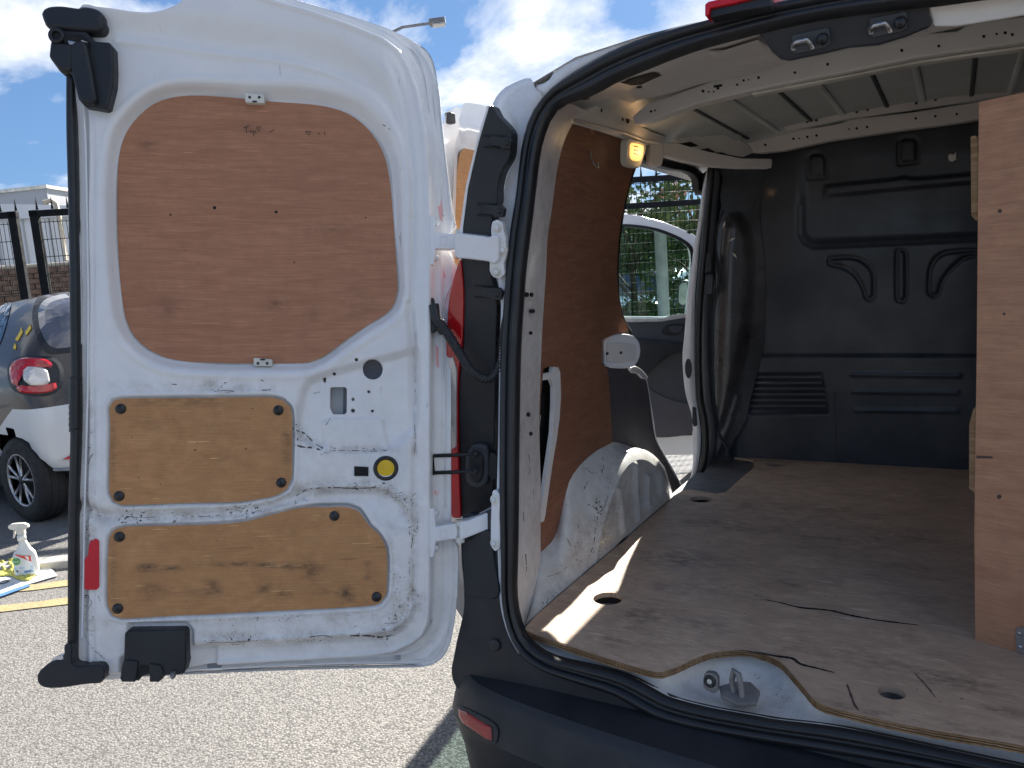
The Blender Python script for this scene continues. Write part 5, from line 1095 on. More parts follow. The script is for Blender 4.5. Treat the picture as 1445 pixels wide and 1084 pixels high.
# ---- hinges
PH_ = Pl(nD, HIN + nD * .0, uD)
def hinge(y0, lower=False):
    dp_ = prism('door_leaf', PH_, [(606, y0 - 36), (613, y0 - 36), (615, y0 - 10), (615, y0 + 12), (612, y0 + 33), (606, y0 + 33)], .004, .05, 'white_clean', V, bevel=.002)
    dp_.name = 'door_hinge'
    for dy in (-28, 22): disc('hinge_bolt', PH_.p(615, y0 + dy, -.012), (PD.n + PD.u * 1.0), .0075, .006, 'white_clean', dp_, .3, 8)
    if not lower:
        a_ = [(612, y0 - 12), (640, y0 - 11), (648, y0 - 10), (648, y0 + 13), (640, y0 + 12), (612, y0 + 11)]; b_ = [(650, y0 - 11), (655, y0 - 13), (690, y0 - 9), (697, y0 - 7), (705, y0 - 12), (712, y0 - 8), (712, y0 + 24), (705, y0 + 30), (697, y0 + 26), (690, y0 + 25), (655, y0 + 21), (650, y0 + 18)]
    else:
        a_ = [(613, y0 - 10), (636, y0 - 14), (646, y0 - 15), (646, y0 + 8), (636, y0 + 8), (613, y0 + 12)]; b_ = [(648, y0 - 18), (660, y0 - 20), (680, y0 - 28), (697, y0 - 37), (706, y0 - 40), (706, y0 - 8), (697, y0 - 8), (680, y0 - 4), (660, y0 + 4), (648, y0 + 8)]
    prism('hinge_arm', PH_, a_, .006, .022, 'white_clean', dp_, bevel=.004, bseg=3)
    prism('hinge_arm', PH_ if lower else PLT, b_, .014 if lower else .042, .040 if lower else .035, 'white_clean', dp_, bevel=.004, bseg=3)
    k0, k1 = (y0 - 17, y0 + 24) if not lower else (y0 - 20, y0 + 12)
    for (ya, yb) in ((k0, k0 + 9), (k1 - 9, k1)): tube('hinge_knuckle', [PH_.p(649, ya, .002), PH_.p(649, yb, .002)], .0105, 'clip_white', dp_, 14)
    tube('hinge_pin', [PH_.p(649, k0, .002), PH_.p(649, k1, .002)], .006, 'steel', dp_, 10)
    if lower: plt = [(699, y0 - 62), (703, y0 - 63), (708, y0 - 56), (709, y0 - 40), (708, y0 - 25), (709, y0 - 5), (708, y0 + 20), (702, y0 + 24), (697, y0 + 18), (696, y0 - 5), (697, y0 - 45)]; bolts = [(702, y0 - 49), (702, y0 + 12)]
    else: plt = [(700, y0 - 29), (707, y0 - 32), (714, y0 - 27), (716, y0 - 15), (719, y0 - 5), (719, y0 + 18), (716, y0 + 30), (717, y0 + 45), (710, y0 + 51), (702, y0 + 49), (696, y0 + 40), (697, y0 + 20), (700, y0 + 5), (698, y0 - 15)]; bolts = [(707, y0 - 20), (715, y0 + 11), (706, y0 + 41)]
    PB2 = PA if lower else PLT; ob = .012 if lower else .028
    prism('body_leaf', PB2, rs(plt, True, 5), ob, .02, 'white_clean', dp_, bevel=.003)
    for (x, y) in bolts:
        disc('hinge_bolt', PB2.p(x, y, ob), PB2.n, .0105, .003, 'clip_white', dp_, .1, 18); disc('hinge_bolt', PB2.p(x, y, ob + .003), PB2.n, .0068, .006, 'white_clean', dp_, .2, 6)
    # cast marks
    mbk = MB()
    if not lower:
        for r_ in range(5): 
            for c_ in range(2): mbk.bar(PH_.p(669 + c_ * 14 + random.uniform(-1, 1), y0 - 2 + r_ * 3.6, -.0015), PH_.p(677 + c_ * 12, y0 - 1.6 + r_ * 3.6, -.0015), .0007)
    for ln in ([(621, y0 - 6), (630, y0 - 6), (630, y0 + 6), (621, y0 + 6), (621, y0 - 6)],): mbk.add(*sweep([PH_.p(x, y, .0062) for x, y in ln], .0008, 5))
    mbk.build('cast_mark', 'primer_grey', dp_)
    return dp_
hinge(341); hinge(753, True)
# ---- door check straps and their grommet
PC = Pl(nD, HIN - nD * .035, uD)
fr_ = prism('check_strap', PC, [(606, 641), (612, 642), (614, 669), (606, 671)], .012, .02, 'gap_dark', V, bevel=.001)
for y in (643, 667): 
    tube('check_rod', [PC.p(610, y, .006), PC.p(645, y - .8, 0), PC.p(668, y - 2, -.01)], .0042, 'black_plastic', fr_, 8)
    disc('rod_end', PC.p(668, y - 2.4, -.004), (nD * .6 + PD.u), .0075, .012, 'black_plastic', fr_)
gr = prism('rubber_grommet', PLT, rs([(667, 630), (672, 623), (684, 621), (693, 626), (695, 640), (695, 665), (690, 679), (682, 683), (672, 681), (664, 674), (662, 655), (663, 640)], True, 5), .030, .02, 'dark_trim', V, bevel=.006, bseg=3)
prism('grommet_centre', PLT, rs([(670, 635), (680, 632), (688, 638), (688, 664), (682, 674), (672, 672), (668, 655)], True, 5), .036, .012, 'black_plastic', gr, bevel=.004)
prism('side_catch', PLT, rs([(697, 632), (703, 634), (708, 640), (708, 668), (700, 672), (696, 668), (694, 655)], True, 4), .03, .02, 'black_plastic', V, bevel=.004)
# ---- ribbed cable sleeve between door and body
PHo = Pl(nD, HIN - nD * .02, uD)
hp = [(612, 432), (616, 452), (628, 468), (640, 487), (652, 507), (662, 522), (674, 532), (686, 535), (696, 528), (703, 515), (706, 498), (706, 482), (708, 462), (712, 448)]
hs = rs(hp, False, 1.35); pts_ = []; rad_ = []
for i, (x, y) in enumerate(hs):
    t = i / len(hs); pts_.append(PHo.p(x, y, .024 + .035 * t)); body_ = .10 < t < .86
    rad_.append((.0125 if i % 3 == 0 else .0098) if body_ else .0115 - .002 * t)
Vh, Fh = sweep(pts_, rad_, 12); mk('cable_sleeve', Vh, Fh, 'black_plastic', V, True)
prism('sleeve_boot', PHo, [(607, 421), (613, 422), (614, 434), (620, 446), (626, 452), (634, 466), (622, 474), (616, 466), (613, 470), (607, 471)], .018, .03, 'rubber', V, bevel=.004)

def mirrored(o, xmax=-.38):
    """the same pressing on the right-hand side of the opening"""
    b = Vector(o['_base']); vs = [v.co + b for v in o.data.vertices]; fs = [tuple(p.vertices) for p in o.data.polygons if all(vs[i].x < xmax for i in p.vertices)]
    used = sorted({i for f in fs for i in f}); mp_ = {i: k for k, i in enumerate(used)}
    return mk(o.name.split('.')[0], [Vector((-vs[i].x, vs[i].y, vs[i].z)) for i in used], [tuple(mp_[i] for i in reversed(f)) for f in fs], o.data.materials[0].name.split('.')[0], V, True, None, [.3] * len(used))
for o_ in (seal, frame, dp): mirrored(o_)
mirrored(hdr, -.42)
_par = [o for o in bpy.data.objects if o.parent is VAN and o.name.split('.')[0] in ('tail_light_surround', 'corner_edge_strip', 'tail_light', 'bumper_corner', 'bumper_corner_panel')]
for o_ in _par: mirrored(o_, -.30)
# scratches and scrapes scored into the paint
def scratches(obj, lines, mat='pencil', par=None, lift=.0006):
    b = Vector(obj['_base']); bv = BVHTree.FromPolygons([tuple(v.co + b) for v in obj.data.vertices], [tuple(p.vertices) for p in obj.data.polygons]); mb = MB()
    for ln, w in lines:
        L = rs(ln, False, 3); n = len(L)
        for i in range(n - 1):
            (x0, y0), (x1, y1) = L[i], L[i + 1]; q = math.hypot(x1 - x0, y1 - y0) or 1; dx, dy = -(y1 - y0) / q, (x1 - x0) / q
            if random.random() < .22: continue
            wa = w * random.uniform(.4, 1.1); wb = w * random.uniform(.2, .9); P4 = [hit(bv, x0 + dx * wa, y0 + dy * wa, lift), hit(bv, x0 - dx * wa, y0 - dy * wa, lift), hit(bv, x1 - dx * wb, y1 - dy * wb, lift), hit(bv, x1 + dx * wb, y1 + dy * wb, lift)]
            if all(P4): mb.add(P4, [(0, 1, 2, 3)])
    if mb.V: o = mb.build('paint_scratch', mat, par or obj); o['kind'] = 'stuff'
random.seed(11)
scratches(DOOR, [([(415, 606), (422, 609), (430, 612), (438, 620), (446, 627), (456, 633)], 1.2), ([(417, 628), (428, 631), (440, 632), (452, 635)], 1.4), ([(470, 636), (500, 636), (525, 637), (548, 635)], .6), ([(460, 600), (463, 596), (466, 590)], .5),
    ([(418, 700), (430, 692), (445, 689), (470, 688), (500, 689), (532, 688)], .8), ([(372, 680 + 18), (385, 697), (410, 690)], .5), ([(540, 880), (560, 879)], .5), ([(490, 897), (520, 897), (535, 899), (556, 896)], 1.2), ([(435, 899), (455, 897), (470, 899)], .6),
    ([(290, 907), (330, 906), (380, 903)], .4), ([(250, 727), (280, 729), (310, 728)], .6), ([(180, 729), (200, 731), (225, 729)], .5), ([(125, 655), (128, 645), (132, 640)], .7), ([(115, 840), (126, 845), (129, 851), (124, 860)], .5), ([(138, 840), (141, 848)], .4),
    ([(585, 600), (586, 620), (585, 640)], .5), ([(583, 755), (580, 775)], .6), ([(577, 790), (578, 810)], .5), ([(555, 810), (566, 815), (572, 814)], .6), ([(115, 880), (124, 905), (134, 918), (148, 930)], .4), ([(440, 550 + 6), (452, 553)], .5), ([(240, 542), (252, 543)], .7), ([(368, 536), (373, 538)], .8), ([(300, 553), (318, 551), (330, 553)], .6), ([(370, 551), (382, 550)], .8), ([(537, 182), (540, 176), (544, 178)], .8), ([(545, 180), (551, 183)], .6)])
scratches(arch, [([(825, 640), (835, 644), (846, 640)], .6), ([(850, 645), (852, 655), (849, 668)], .6), ([(826, 660), (836, 668), (850, 664)], .6), ([(824, 690), (827, 684), (829, 680)], .8), ([(830, 712), (838, 716), (844, 722), (842, 735)], 1.0), ([(845, 724), (852, 716), (858, 700)], .7), ([(840, 745), (838, 765), (832, 785)], .7), ([(800, 760), (806, 772)], .6), ([(815, 740), (818, 752)], .5), ([(770, 815), (790, 808), (800, 800)], .4), ([(862, 640), (880, 652)], .4), ([(812, 790), (822, 792)], .6)])
scratches(dp, [([(745, 640), (748, 655), (746, 670)], .5), ([(738, 720), (739, 735)], .5), ([(752, 690), (753, 705)], .4), ([(734, 600), (736, 620)], .4), ([(741, 780), (743, 800), (741, 812)], .6)])

# ================================================================ PLYWOOD DIVIDER standing in the load bay
DV = thing('plywood_divider', 'tall reddish plywood board standing upright on the load floor at the right edge', 'plywood board', (.26, .33, .6))
b0_ = Vector((.259, .33, .6)); bd_ = Vector((.93, -.365, 0)).normalized(); PDV = Pl((bd_.cross(Vector((0, 0, 1)))), b0_)
fr = [PDV.p(1376, 903), PDV.p(1374.5, 750), PDV.p(1378, 500), PDV.p(1381, 144), PDV.p(1381, 144) + bd_ * .40, PDV.p(1376, 903) + bd_ * .40 + Vector((0, 0, .002))]
bd1 = solid3('board', fr, [p - PDV.n * .009 for p in fr], [], 'ply_divider', DV, PDV, .0008)
for (pts) in ([(1368, 193), (1374, 191), (1379, 195), (1380, 310), (1376, 312), (1369, 304)], [(1372, 578), (1376, 574), (1377, 700), (1373, 696), (1366, 690), (1366, 600)]):
    bt = prism('batten', PDV, pts, -.004, .03, 'ply_edge', DV, bevel=.001)
    ys_ = [p[1] for p in pts]; 
    for xx in (1370.2, 1373.4): prism('glue_line', PDV, [(xx, min(ys_) + 14), (xx + .7, min(ys_) + 12), (xx + .9, max(ys_) - 14), (xx + .2, max(ys_) - 16)], -.0035, .001, 'ink_black', bt, bevel=0) if False else None
for (x, y, s) in ((1411, 298, 3.2), (1410, 701, 3.4), (1417, 443, 2.0)): prism('screw_hole', PDV, ell(x, y, s, s * .9, 12), .0005, .002, 'pencil', DV, bevel=0)
prism('corner_plate', PDV, [(1434, 886), (1448, 884), (1449, 922), (1436, 920), (1434, 905)], .004, .003, 'galv', DV, bevel=.0005)
for (x, y) in ((1440, 893), (1441, 912)): disc('plate_screw', PDV.p(x, y, .004), PDV.n, .004, .002, 'steel', DV, .4, 10)
prism('saw_mark', PDV, [(1378, 643), (1400, 644), (1402, 647), (1378, 647)], .0004, .001, 'pencil', DV, bevel=0)
for x in range(1409, 1434, 6): prism('burn_mark', PDV, [(x, 184), (x + 2.5, 182), (x + 3, 191), (x + .5, 192)], .0004, .001, 'pencil', DV, bevel=0) if False else None

# ================================================================ THE YARD
def at(x, y, d):
    """point on the sight line of a picture position, d metres deep"""
    r = R @ Vector((x - CX, -(y - CY), -F)) / F; return CAM + r * d
def xf(base_, ex, ey):
    ex = Vector(ex).normalized(); ey = Vector(ey).normalized(); b = Vector(base_)
    return lambda x, y, z: b + ex * x + ey * y + Vector((0, 0, z))
# ---- small cars (rear at local y=0, heading +y)
def car(name, label, group, base_, head, L, Wd, H, paint_mat, prof, arch_r=.30, wheels=(.42, 2.25), pre=None):
    T = thing(name, label, 'car', base_, group); hd = Vector(head).normalized(); rt = Vector((hd.y, -hd.x, 0)); P = xf(base_, rt, hd)
    Vh = []; Fh = []; n = 84
    pr2 = []
    for a_, b_ in zip(prof[:-1], prof[1:]):
        k_ = max(1, int((b_[0] - a_[0]) / .035))
        for j_ in range(k_): pr2.append(tuple(a_[i_] + (b_[i_] - a_[i_]) * j_ / k_ for i_ in range(5)))
    pr2.append(prof[-1]); prof = pr2; LC = []
    for (y, w, zb, zt, e) in prof:
        for i in range(n):
            t = 2 * math.pi * i / n; c, s = math.cos(t), math.sin(t)
            z = (zb + zt) / 2 + (zt - zb) / 2 * math.copysign(abs(s) ** (2 / e), s); x = w * math.copysign(abs(c) ** (2 / e), c)
            x *= 1 - .26 * float(ss(H * .58, H, np.array(z))) ; Vh.append(P(x, y, z)); LC.append((x, y, z))
    m = len(prof)
    for k in range(m - 1):
        for i in range(n): j = (i + 1) % n; Fh.append((k * n + i, k * n + j, (k + 1) * n + j, (k + 1) * n + i))
    def fc(f): return [sum(LC[i][k] for i in f) / len(f) for k in range(3)]
    Fh = [f for f in Fh if not (lambda c: abs(c[0]) > .5 and any((c[1] - wy) ** 2 + (c[2] - arch_r) ** 2 < (arch_r + .045) ** 2 for wy in wheels))(fc(f))]
    Fh.append(tuple(range(n))[::-1]); Fh.append(tuple(range((m - 1) * n, m * n)))
    body = mk('body', Vh, Fh, [paint_mat] + ([pre] if pre else []), T, True)
    if pre:
        mi_ = []
        for f in Fh: c = fc(f); mi_.append(1 if (c[1] < .80 and c[2] < .84 - .5 * max(0, c[1] - .35) and c[2] > .33) or (c[1] < .2 and abs(c[0]) < .52 and c[2] < 1.02) else 0)
        body.data.polygons.foreach_set('material_index', mi_); body.data.update()
    b = BVHTree.FromPolygons([tuple(v) for v in Vh], Fh)
    for wy in wheels:
        for sgn in (-1, 1):
            c = P(sgn * (Wd / 2 - .115), wy, arch_r); ax = rt * sgn; r = arch_r; prof_w = [(.60, .095), (.72, .10), (.90, .098), (.985, .07), (1, .03), (1, -.03), (.985, -.07), (.9, -.098), (.6, -.095)]
            Vw = []; Fw = []; q = 40
            for rr, ww in prof_w:
                for i in range(q): a = 2 * math.pi * i / q; Vw.append(c + ax * ww + (hd * math.cos(a) + Vector((0, 0, 1)) * math.sin(a)) * rr * r)
            for k in range(len(prof_w) - 1):
                for i in range(q): j = (i + 1) % q; Fw.append((k * q + i, k * q + j, (k + 1) * q + j, (k + 1) * q + i))
            wh = mk('wheel', Vw, Fw, 'tyre_rubber', T, True)
            disc('brake_disc', c + ax * .03, ax, r * .60, .008, 'gap_dark', wh, 0, 24)
            ring('rim', c + ax * .085, ax, r * .60, .012, 'alloy', wh, 32, 6)
            mb = MB()
            for s_ in range(5):
                for da in (-.22, .22):
                    a = math.pi / 2 + s_ * 2 * math.pi / 5; d0 = (hd * math.cos(a) + Vector((0, 0, 1)) * math.sin(a)); d1 = (hd * math.cos(a + da) + Vector((0, 0, 1)) * math.sin(a + da)); mb.bar(c + ax * .085 + d0 * .02, c + ax * .088 + d1 * r * .59, .010, 6)
            mb.build('spokes', 'alloy', wh, True); disc('hub_cap', c + ax * .082, ax, .032, .014, 'black_plastic', wh)
            if sgn < 0:
                for gx in (-.045, 0, .045): ring('tread_groove', c + ax * gx, ax, r * .998, .0035, 'gap_dark', wh, 40, 5)
    Vb = [P(sx_ * (Wd / 2 - .10), y, z) for z in (.20, .55) for y in (.12, L - .12) for sx_ in (-1, 1)]
    mk('underbody', Vb, [(0, 1, 3, 2), (4, 5, 7, 6), (0, 1, 5, 4), (2, 3, 7, 6), (0, 2, 6, 4), (1, 3, 7, 5)], 'gap_dark', T)
    return T, b, P, hd, rt
hd = Vector((-1, .02, 0)).normalized(); rt = Vector((hd.y, -hd.x, 0))
wc = Vector((-5.19, 1.22, 0)); sb = wc - rt * (-.72) - hd * .40
sprof = [(-.0, .62, .36, .66, 3), (.012, .72, .31, .82, 3.4), (.035, .78, .28, .92, 3.4), (.08, .82, .27, 1.06, 3.4), (.12, .83, .26, 1.20, 3.4), (.17, .835, .26, 1.34, 3.4), (.24, .84, .25, 1.45, 3.4), (.36, .84, .25, 1.515, 3.5), (.55, .835, .25, 1.55, 3.6), (.72, .83, .25, 1.56, 3.6), (.85, .82, .25, 1.555, 3.5), (1.3, .82, .25, 1.53, 3.5), (1.7, .82, .25, 1.44, 3.5), (1.95, .82, .25, 1.22, 3.4), (2.15, .81, .25, 1.02, 3.3), (2.45, .78, .27, .90, 3), (2.62, .66, .30, .78, 3), (2.69, .5, .4, .6, 3)]
def two_tone():
    m, t, b = base('two_tone'); c = N(t, 'ShaderNodeTexCoord'); sp = N(t, 'ShaderNodeSeparateXYZ'); t.links.new(c.outputs['Object'], sp.inputs[0])
    def M(op, a, b_=None, cl=False):
        n = N(t, 'ShaderNodeMath', operation=op); n.use_clamp = cl
        for i, v in ((0, a), (1, b_)):
            if v is None: continue
            if hasattr(v, 'node'): t.links.new(v, n.inputs[i])
            else: n.inputs[i].default_value = v
        return n.outputs[0]
    y = M('MULTIPLY', sp.outputs[0], -1.0); x = M('ABSOLUTE', sp.outputs[1]); z = sp.outputs[2]
    lim = M('SUBTRACT', .80, M('MULTIPLY', M('MAXIMUM', M('SUBTRACT', y, .30), 0.0), .55))
    a = M('MULTIPLY', M('LESS_THAN', z, lim), M('LESS_THAN', y, .86)); g = M('MULTIPLY', M('MULTIPLY', M('LESS_THAN', x, .47), M('LESS_THAN', z, 1.03)), M('LESS_THAN', y, .3))
    k = M('MULTIPLY', M('MAXIMUM', a, g), M('GREATER_THAN', z, .36))
    col = mixc(t, k, (.045, .036, .030), (.62, .64, .66)); t.links.new(col, b.inputs['Base Color']); b.inputs['Roughness'].default_value = .3; b.inputs['Coat Weight'].default_value = .5; b.inputs['Coat Roughness'].default_value = .06; MATS['two_tone'] = m
two_tone()
CAR, cb_, CP, _, _ = car('small_car', 'small dark brown and silver hatchback parked at the far left edge', None, sb, hd, 2.69, 1.66, 1.55, 'two_tone', sprof, .30, (.40, 2.27))
def cdec(name, pts, lift, mat, par=CAR, sm=5, thick=.004, bevel=0): return decal(name, cb_, pts, lift, mat, par, thick=thick, sm=sm, bevel=bevel)
rwp = [(48, 432), (54, 420), (68, 413), (90, 408), (120, 405), (150, 404), (150, 492), (104, 497), (74, 499), (60, 492), (50, 470), (46, 450)]
cdec('rear_window_surround', rwp, .006, 'black_plastic', thick=.01)
cdec('rear_window', [(56, 436), (62, 426), (74, 420), (92, 416), (120, 413), (150, 412), (150, 487), (104, 490), (78, 492), (66, 484), (58, 466), (55, 450)], .010, 'tinted_glass', thick=.01)
cdec('side_window', [(-30, 425), (4, 412), (20, 410), (14, 440), (6, 470), (-4, 490), (-30, 495)], .006, 'glass_dark')
tl = cdec('tail_light', [(14, 522), (20, 510), (34, 504), (60, 504), (78, 507), (88, 520), (89, 540), (82, 552), (66, 558), (40, 558), (24, 552), (16, 540)], .020, 'black_plastic', thick=.02)
cdec('lamp_ring', [(18, 524), (24, 512), (38, 507), (60, 508), (70, 512), (71, 520), (40, 519), (30, 521), (29, 545), (22, 542)], .030, 'red_lens', tl, 4)
cdec('lamp_ring', [(28, 545), (50, 546), (78, 542), (79, 549), (66, 555), (44, 556), (32, 553)], .030, 'red_lens', tl, 4)
cdec('reversing_lamp', [(35, 524), (40, 519), (58, 520), (66, 525), (69, 540), (64, 545), (44, 545), (38, 540)], .034, 'clear_lens', tl, 4)
for k in range(2): cdec('warning_sticker', [[(22, 480), (30, 466), (31, 462), (33, 470), (26, 482)], [(36, 470), (44, 458), (45, 464), (38, 474)]][k], .006, 'yellow_plastic', CAR, 0)
cdec('warning_sticker', [(19, 492), (22, 484), (24, 490), (23, 494)], .006, 'yellow_plastic', CAR, 0)
box('bumper_valance', CP(0, .05, .36), rt * .66, hd * .05, (0, 0, .07), 'black_plastic', CAR, .02)
q = [hit(cb_, x, y, .02) for x, y in ((62, 664), (72, 661), (80, 660), (100, 660))]; q = [p for p in q if p]
if len(q) > 1: tube('exhaust_trim', q, .012, 'steel', CAR, 8)
cdec('bumper_reflector', [(88, 648), (96, 643), (110, 641), (110, 646), (96, 648)], .02, 'red_lens', CAR, 0)

# ---- card, cloths and spray bottle on the road by the kerb
CT = Vector((-4.02, .50, .004))
PGc = Pl((0, 0, 1), (0, 0, .010))
cardp = [(-30, 832), (-20, 802), (20, 797), (66, 795), (81, 812), (40, 824), (0, 838), (-25, 846)]
card = prism('printed_card', PGc, cardp, 0, .005, 'card_white', None, bevel=.001)
tag(card, 'white card with a black ring printed on it lying flat under the yellow cloth', 'card')
prism('blue_border', PGc, [(-25, 846), (0, 838), (40, 824), (42, 827), (0, 842), (-25, 850)], .0006, .004, 'ink_blue', card, bevel=0)
pc = PGc.p(5, 822, .001); ring('printed_ring', pc, (0, 0, 1), .022, .004, 'ink_black', card, 24, 6)
def cloth(name, label, pts, mat, h, seed, cat='cloth'):
    random.seed(seed); P0 = Pl((0, 0, 1), (0, 0, .016)); out = rs(pts, True, 3)
    def f(X, Y):
        d = -sdf(X, Y, out)[0]; H = h * ss(0, 9, d) * (.55 + .45 * np.sin(X * .45 + seed + np.sin(Y * .9)) * np.sin(Y * .8 + X * .12)) + .004 * ss(0, 2, d)
        return unp(P0, X, Y, H)
    o = sheet(name, out, [], 1.0, f, mat, None, rim=.003); tag(o, label, cat); return o
cloth('cleaning_cloth', 'crumpled yellow microfibre cloth under the spray bottle', [(-30, 795), (0, 791), (18, 788), (30, 792), (44, 790), (60, 787), (70, 788), (66, 795), (56, 800), (54, 808), (44, 817), (34, 819), (22, 816), (14, 812), (0, 813), (-30, 815)], 'cloth_yellow', .035, 2)
cloth('red_cloth', 'small red cloth showing behind the yellow one', [(-30, 785), (0, 789), (12, 786), (22, 785), (24, 790), (8, 795), (-30, 795)], 'cloth_red', .03, 5)
BT = thing('spray_bottle', 'white trigger spray cleaner bottle with a green and blue label standing by the kerb', 'spray bottle', fl0 := tuple(PG.p(40, 815)))
bb = Vector(fl0); fx = (R @ Vector((1, 0, 0))); fx.z = 0; fx.normalize(); fy = Vector((-fx.y, fx.x, 0)); tilt = .02
def ovl(prof_, name, mat, par, n=28, cx_=0):
    Vq = []; Fq = []
    for (rx, ry, z, dx) in prof_:
        for i in range(n): a = 2 * math.pi * i / n; Vq.append(bb + fx * (rx * math.cos(a) + dx + cx_) + fy * ry * math.sin(a) + Vector((0, 0, z)))
    for k in range(len(prof_) - 1):
        for i in range(n): j = (i + 1) % n; Fq.append((k * n + i, k * n + j, (k + 1) * n + j, (k + 1) * n + i))
    Fq.append(tuple(range(n))[::-1]); Fq.append(tuple(range((len(prof_) - 1) * n, len(prof_) * n)))
    return mk(name, Vq, Fq, mat, par, True)
ovl([(.058, .030, .012, 0), (.064, .034, .018, 0), (.066, .035, .05, 0), (.064, .034, .10, 0), (.062, .033, .125, 0), (.055, .030, .145, .002), (.042, .026, .158, .004), (.032, .022, .170, .004), (.026, .020, .185, .004), (.018, .017, .205, .002), (.016, .016, .212, .002)], 'bottle_body', 'bottle_white', BT)
ovl([(.060, .033, .150, 0), (.045, .0275, .160, .003), (.033, .0235, .171, .004), (.028, .021, .185, .004), (.020, .018, .205, .002)], 'bottle_shoulder', 'clip_white', BT) if False else None
ovl([(.021, .021, .210, 0), (.021, .021, .232, 0), (.019, .019, .236, 0)], 'spray_collar', 'bottle_white', BT)
hb_ = [(-.055, .297), (-.040, .303), (0, .304), (.030, .302), (.046, .292), (.050, .280), (.044, .274), (.024, .270), (.020, .236), (-.016, .236), (-.018, .262), (-.030, .270), (-.052, .274), (-.058, .285)]
PBt = Pl(fx.cross(Vector((0, 0, 1))), bb); 
fr = [bb + fx * x + Vector((0, 0, z)) - PBt.n * -.011 for x, z in rs(hb_, True, .01)]
solid3('spray_head', fr, [p - PBt.n * .022 for p in fr], [], 'clip_white', BT, PBt, .004)
fr = [bb + fx * x + Vector((0, 0, z)) + PBt.n * .005 for x, z in [(-.034, .272), (-.026, .270), (-.030, .245), (-.040, .225), (-.046, .222), (-.044, .232), (-.038, .250)]]
solid3('trigger', fr, [p - PBt.n * .010 for p in fr], [], 'clip_white', BT, PBt, .002)
def lab(nm, pts, mat, off, par=BT):
    o_ = []
    for u_, z in pts:
        s_ = max(-.98, min(.98, u_ / .066)); o_.append(bb + fx * u_ + PBt.n * (.035 * math.sqrt(1 - s_ * s_) + off) + Vector((0, 0, z)))
    return solid3(nm, o_, [p - PBt.n * .002 for p in o_], [], mat, par, PBt, 0)
lab('label_panel', [(-.050, .13), (-.02, .142), (0, .140), (.030, .128), (.052, .12), (.052, .035), (.0, .028), (-.046, .035)], 'card_white', .001)
lab('label_panel', [(-.048, .075), (0, .072), (.050, .075), (.050, .037), (0, .030), (-.044, .037)], 'ink_pale', .002)
lab('label_red', [(-.030, .146), (.005, .136), (.048, .128), (.048, .096), (.036, .105), (.010, .122), (-.020, .136)], 'ink_red', .002)
lab('label_logo', [(-.030 + .027 * math.cos(a), .104 + .020 * math.sin(a)) for a in [i * math.pi / 10 for i in range(20)]], 'ink_green', .003)
lab('label_blue', [(.010, .050), (.042, .052), (.042, .040), (.010, .038)], 'ink_blue', .003)
lab('label_drop', [(-.038, .052), (-.030, .056), (-.022, .052), (-.030, .042)], 'ink_black', .003)
def text(s, size, org, ex, ey, mat, par, name='lettering'):
    cu = bpy.data.curves.new(name, 'FONT'); cu.body = s; cu.size = size; cu.align_x = 'CENTER'; cu.align_y = 'CENTER'; cu.extrude = .0003
    ob = bpy.data.objects.new(name, cu); COL.objects.link(ob); dg = bpy.context.evaluated_depsgraph_get(); me = bpy.data.meshes.new_from_object(ob.evaluated_get(dg)); bpy.data.objects.remove(ob)
    ez = ex.cross(ey); off = Vector(par['_base']); 
    for v in me.vertices: v.co = Vector(org) + ex * v.co.x + ey * v.co.y + ez * v.co.z - off
    me.materials.clear(); me.materials.append(MATS[mat]); o = bpy.data.objects.new(name, me); COL.objects.link(o); o.parent = par; return o
text('Dettol', .016, bb - fx * .030 + PBt.n * .0365 + Vector((0, 0, .104)), fx, Vector((0, 0, 1)), 'card_white', BT)

# ---- fence and gate across the yard
FB = 6.36
def mesh_panel(T, a0, a1, z0, z1, name='wire_mesh', b=FB, dx=.038, dz=.16, r=.0024):
    mb = MB(); a = a0
    def thin(p, q, r_): 
        d = (q - p).normalized(); s = (E2 * r_) if abs(d.z) > .5 else Vector((0, 0, r_)); t = d.cross(s).normalized() * r_; mb.add([p - s - t, p + s - t, p + t, q - s - t, q + s - t, q + t], [(0, 1, 4, 3), (1, 2, 5, 4), (2, 0, 3, 5)])
    while a < a1: thin(rp(a, b, z0), rp(a, b, z1), r * 1.1); a += dx
    z = z0
    while z <= z1: thin(rp(a0, b + .004, z), rp(a1, b + .004, z), r * 1.5); z += dz
    o = mb.build(name, 'fence_black', T); o['kind'] = 'stuff'; return o
def spikes(T, a0, a1, z, step=.135, h=.12, b=FB):
    mb = MB(); a = a0 + step / 2
    while a < a1: mb.add([rp(a - .011, b - .004, z), rp(a + .011, b - .004, z), rp(a + .011, b + .004, z), rp(a - .011, b + .004, z), rp(a, b, z + h)], [(0, 1, 4), (1, 2, 4), (2, 3, 4), (3, 0, 4)]); a += step
    return mb.build('top_spikes', 'fence_black', T)
def bar_(T, name, p, q, w, d_=.03, mat='fence_black'):
    p = Vector(p); q = Vector(q); d = (q - p) / 2; s = (E1 if abs(d.normalized().z) > .5 else Vector((0, 0, 1))) * w; return MB().box((p + q) / 2, d, s, E2 * d_).build(name, mat, T, False, .003)
aS = -4.27                                                   # where the two gate leaves meet
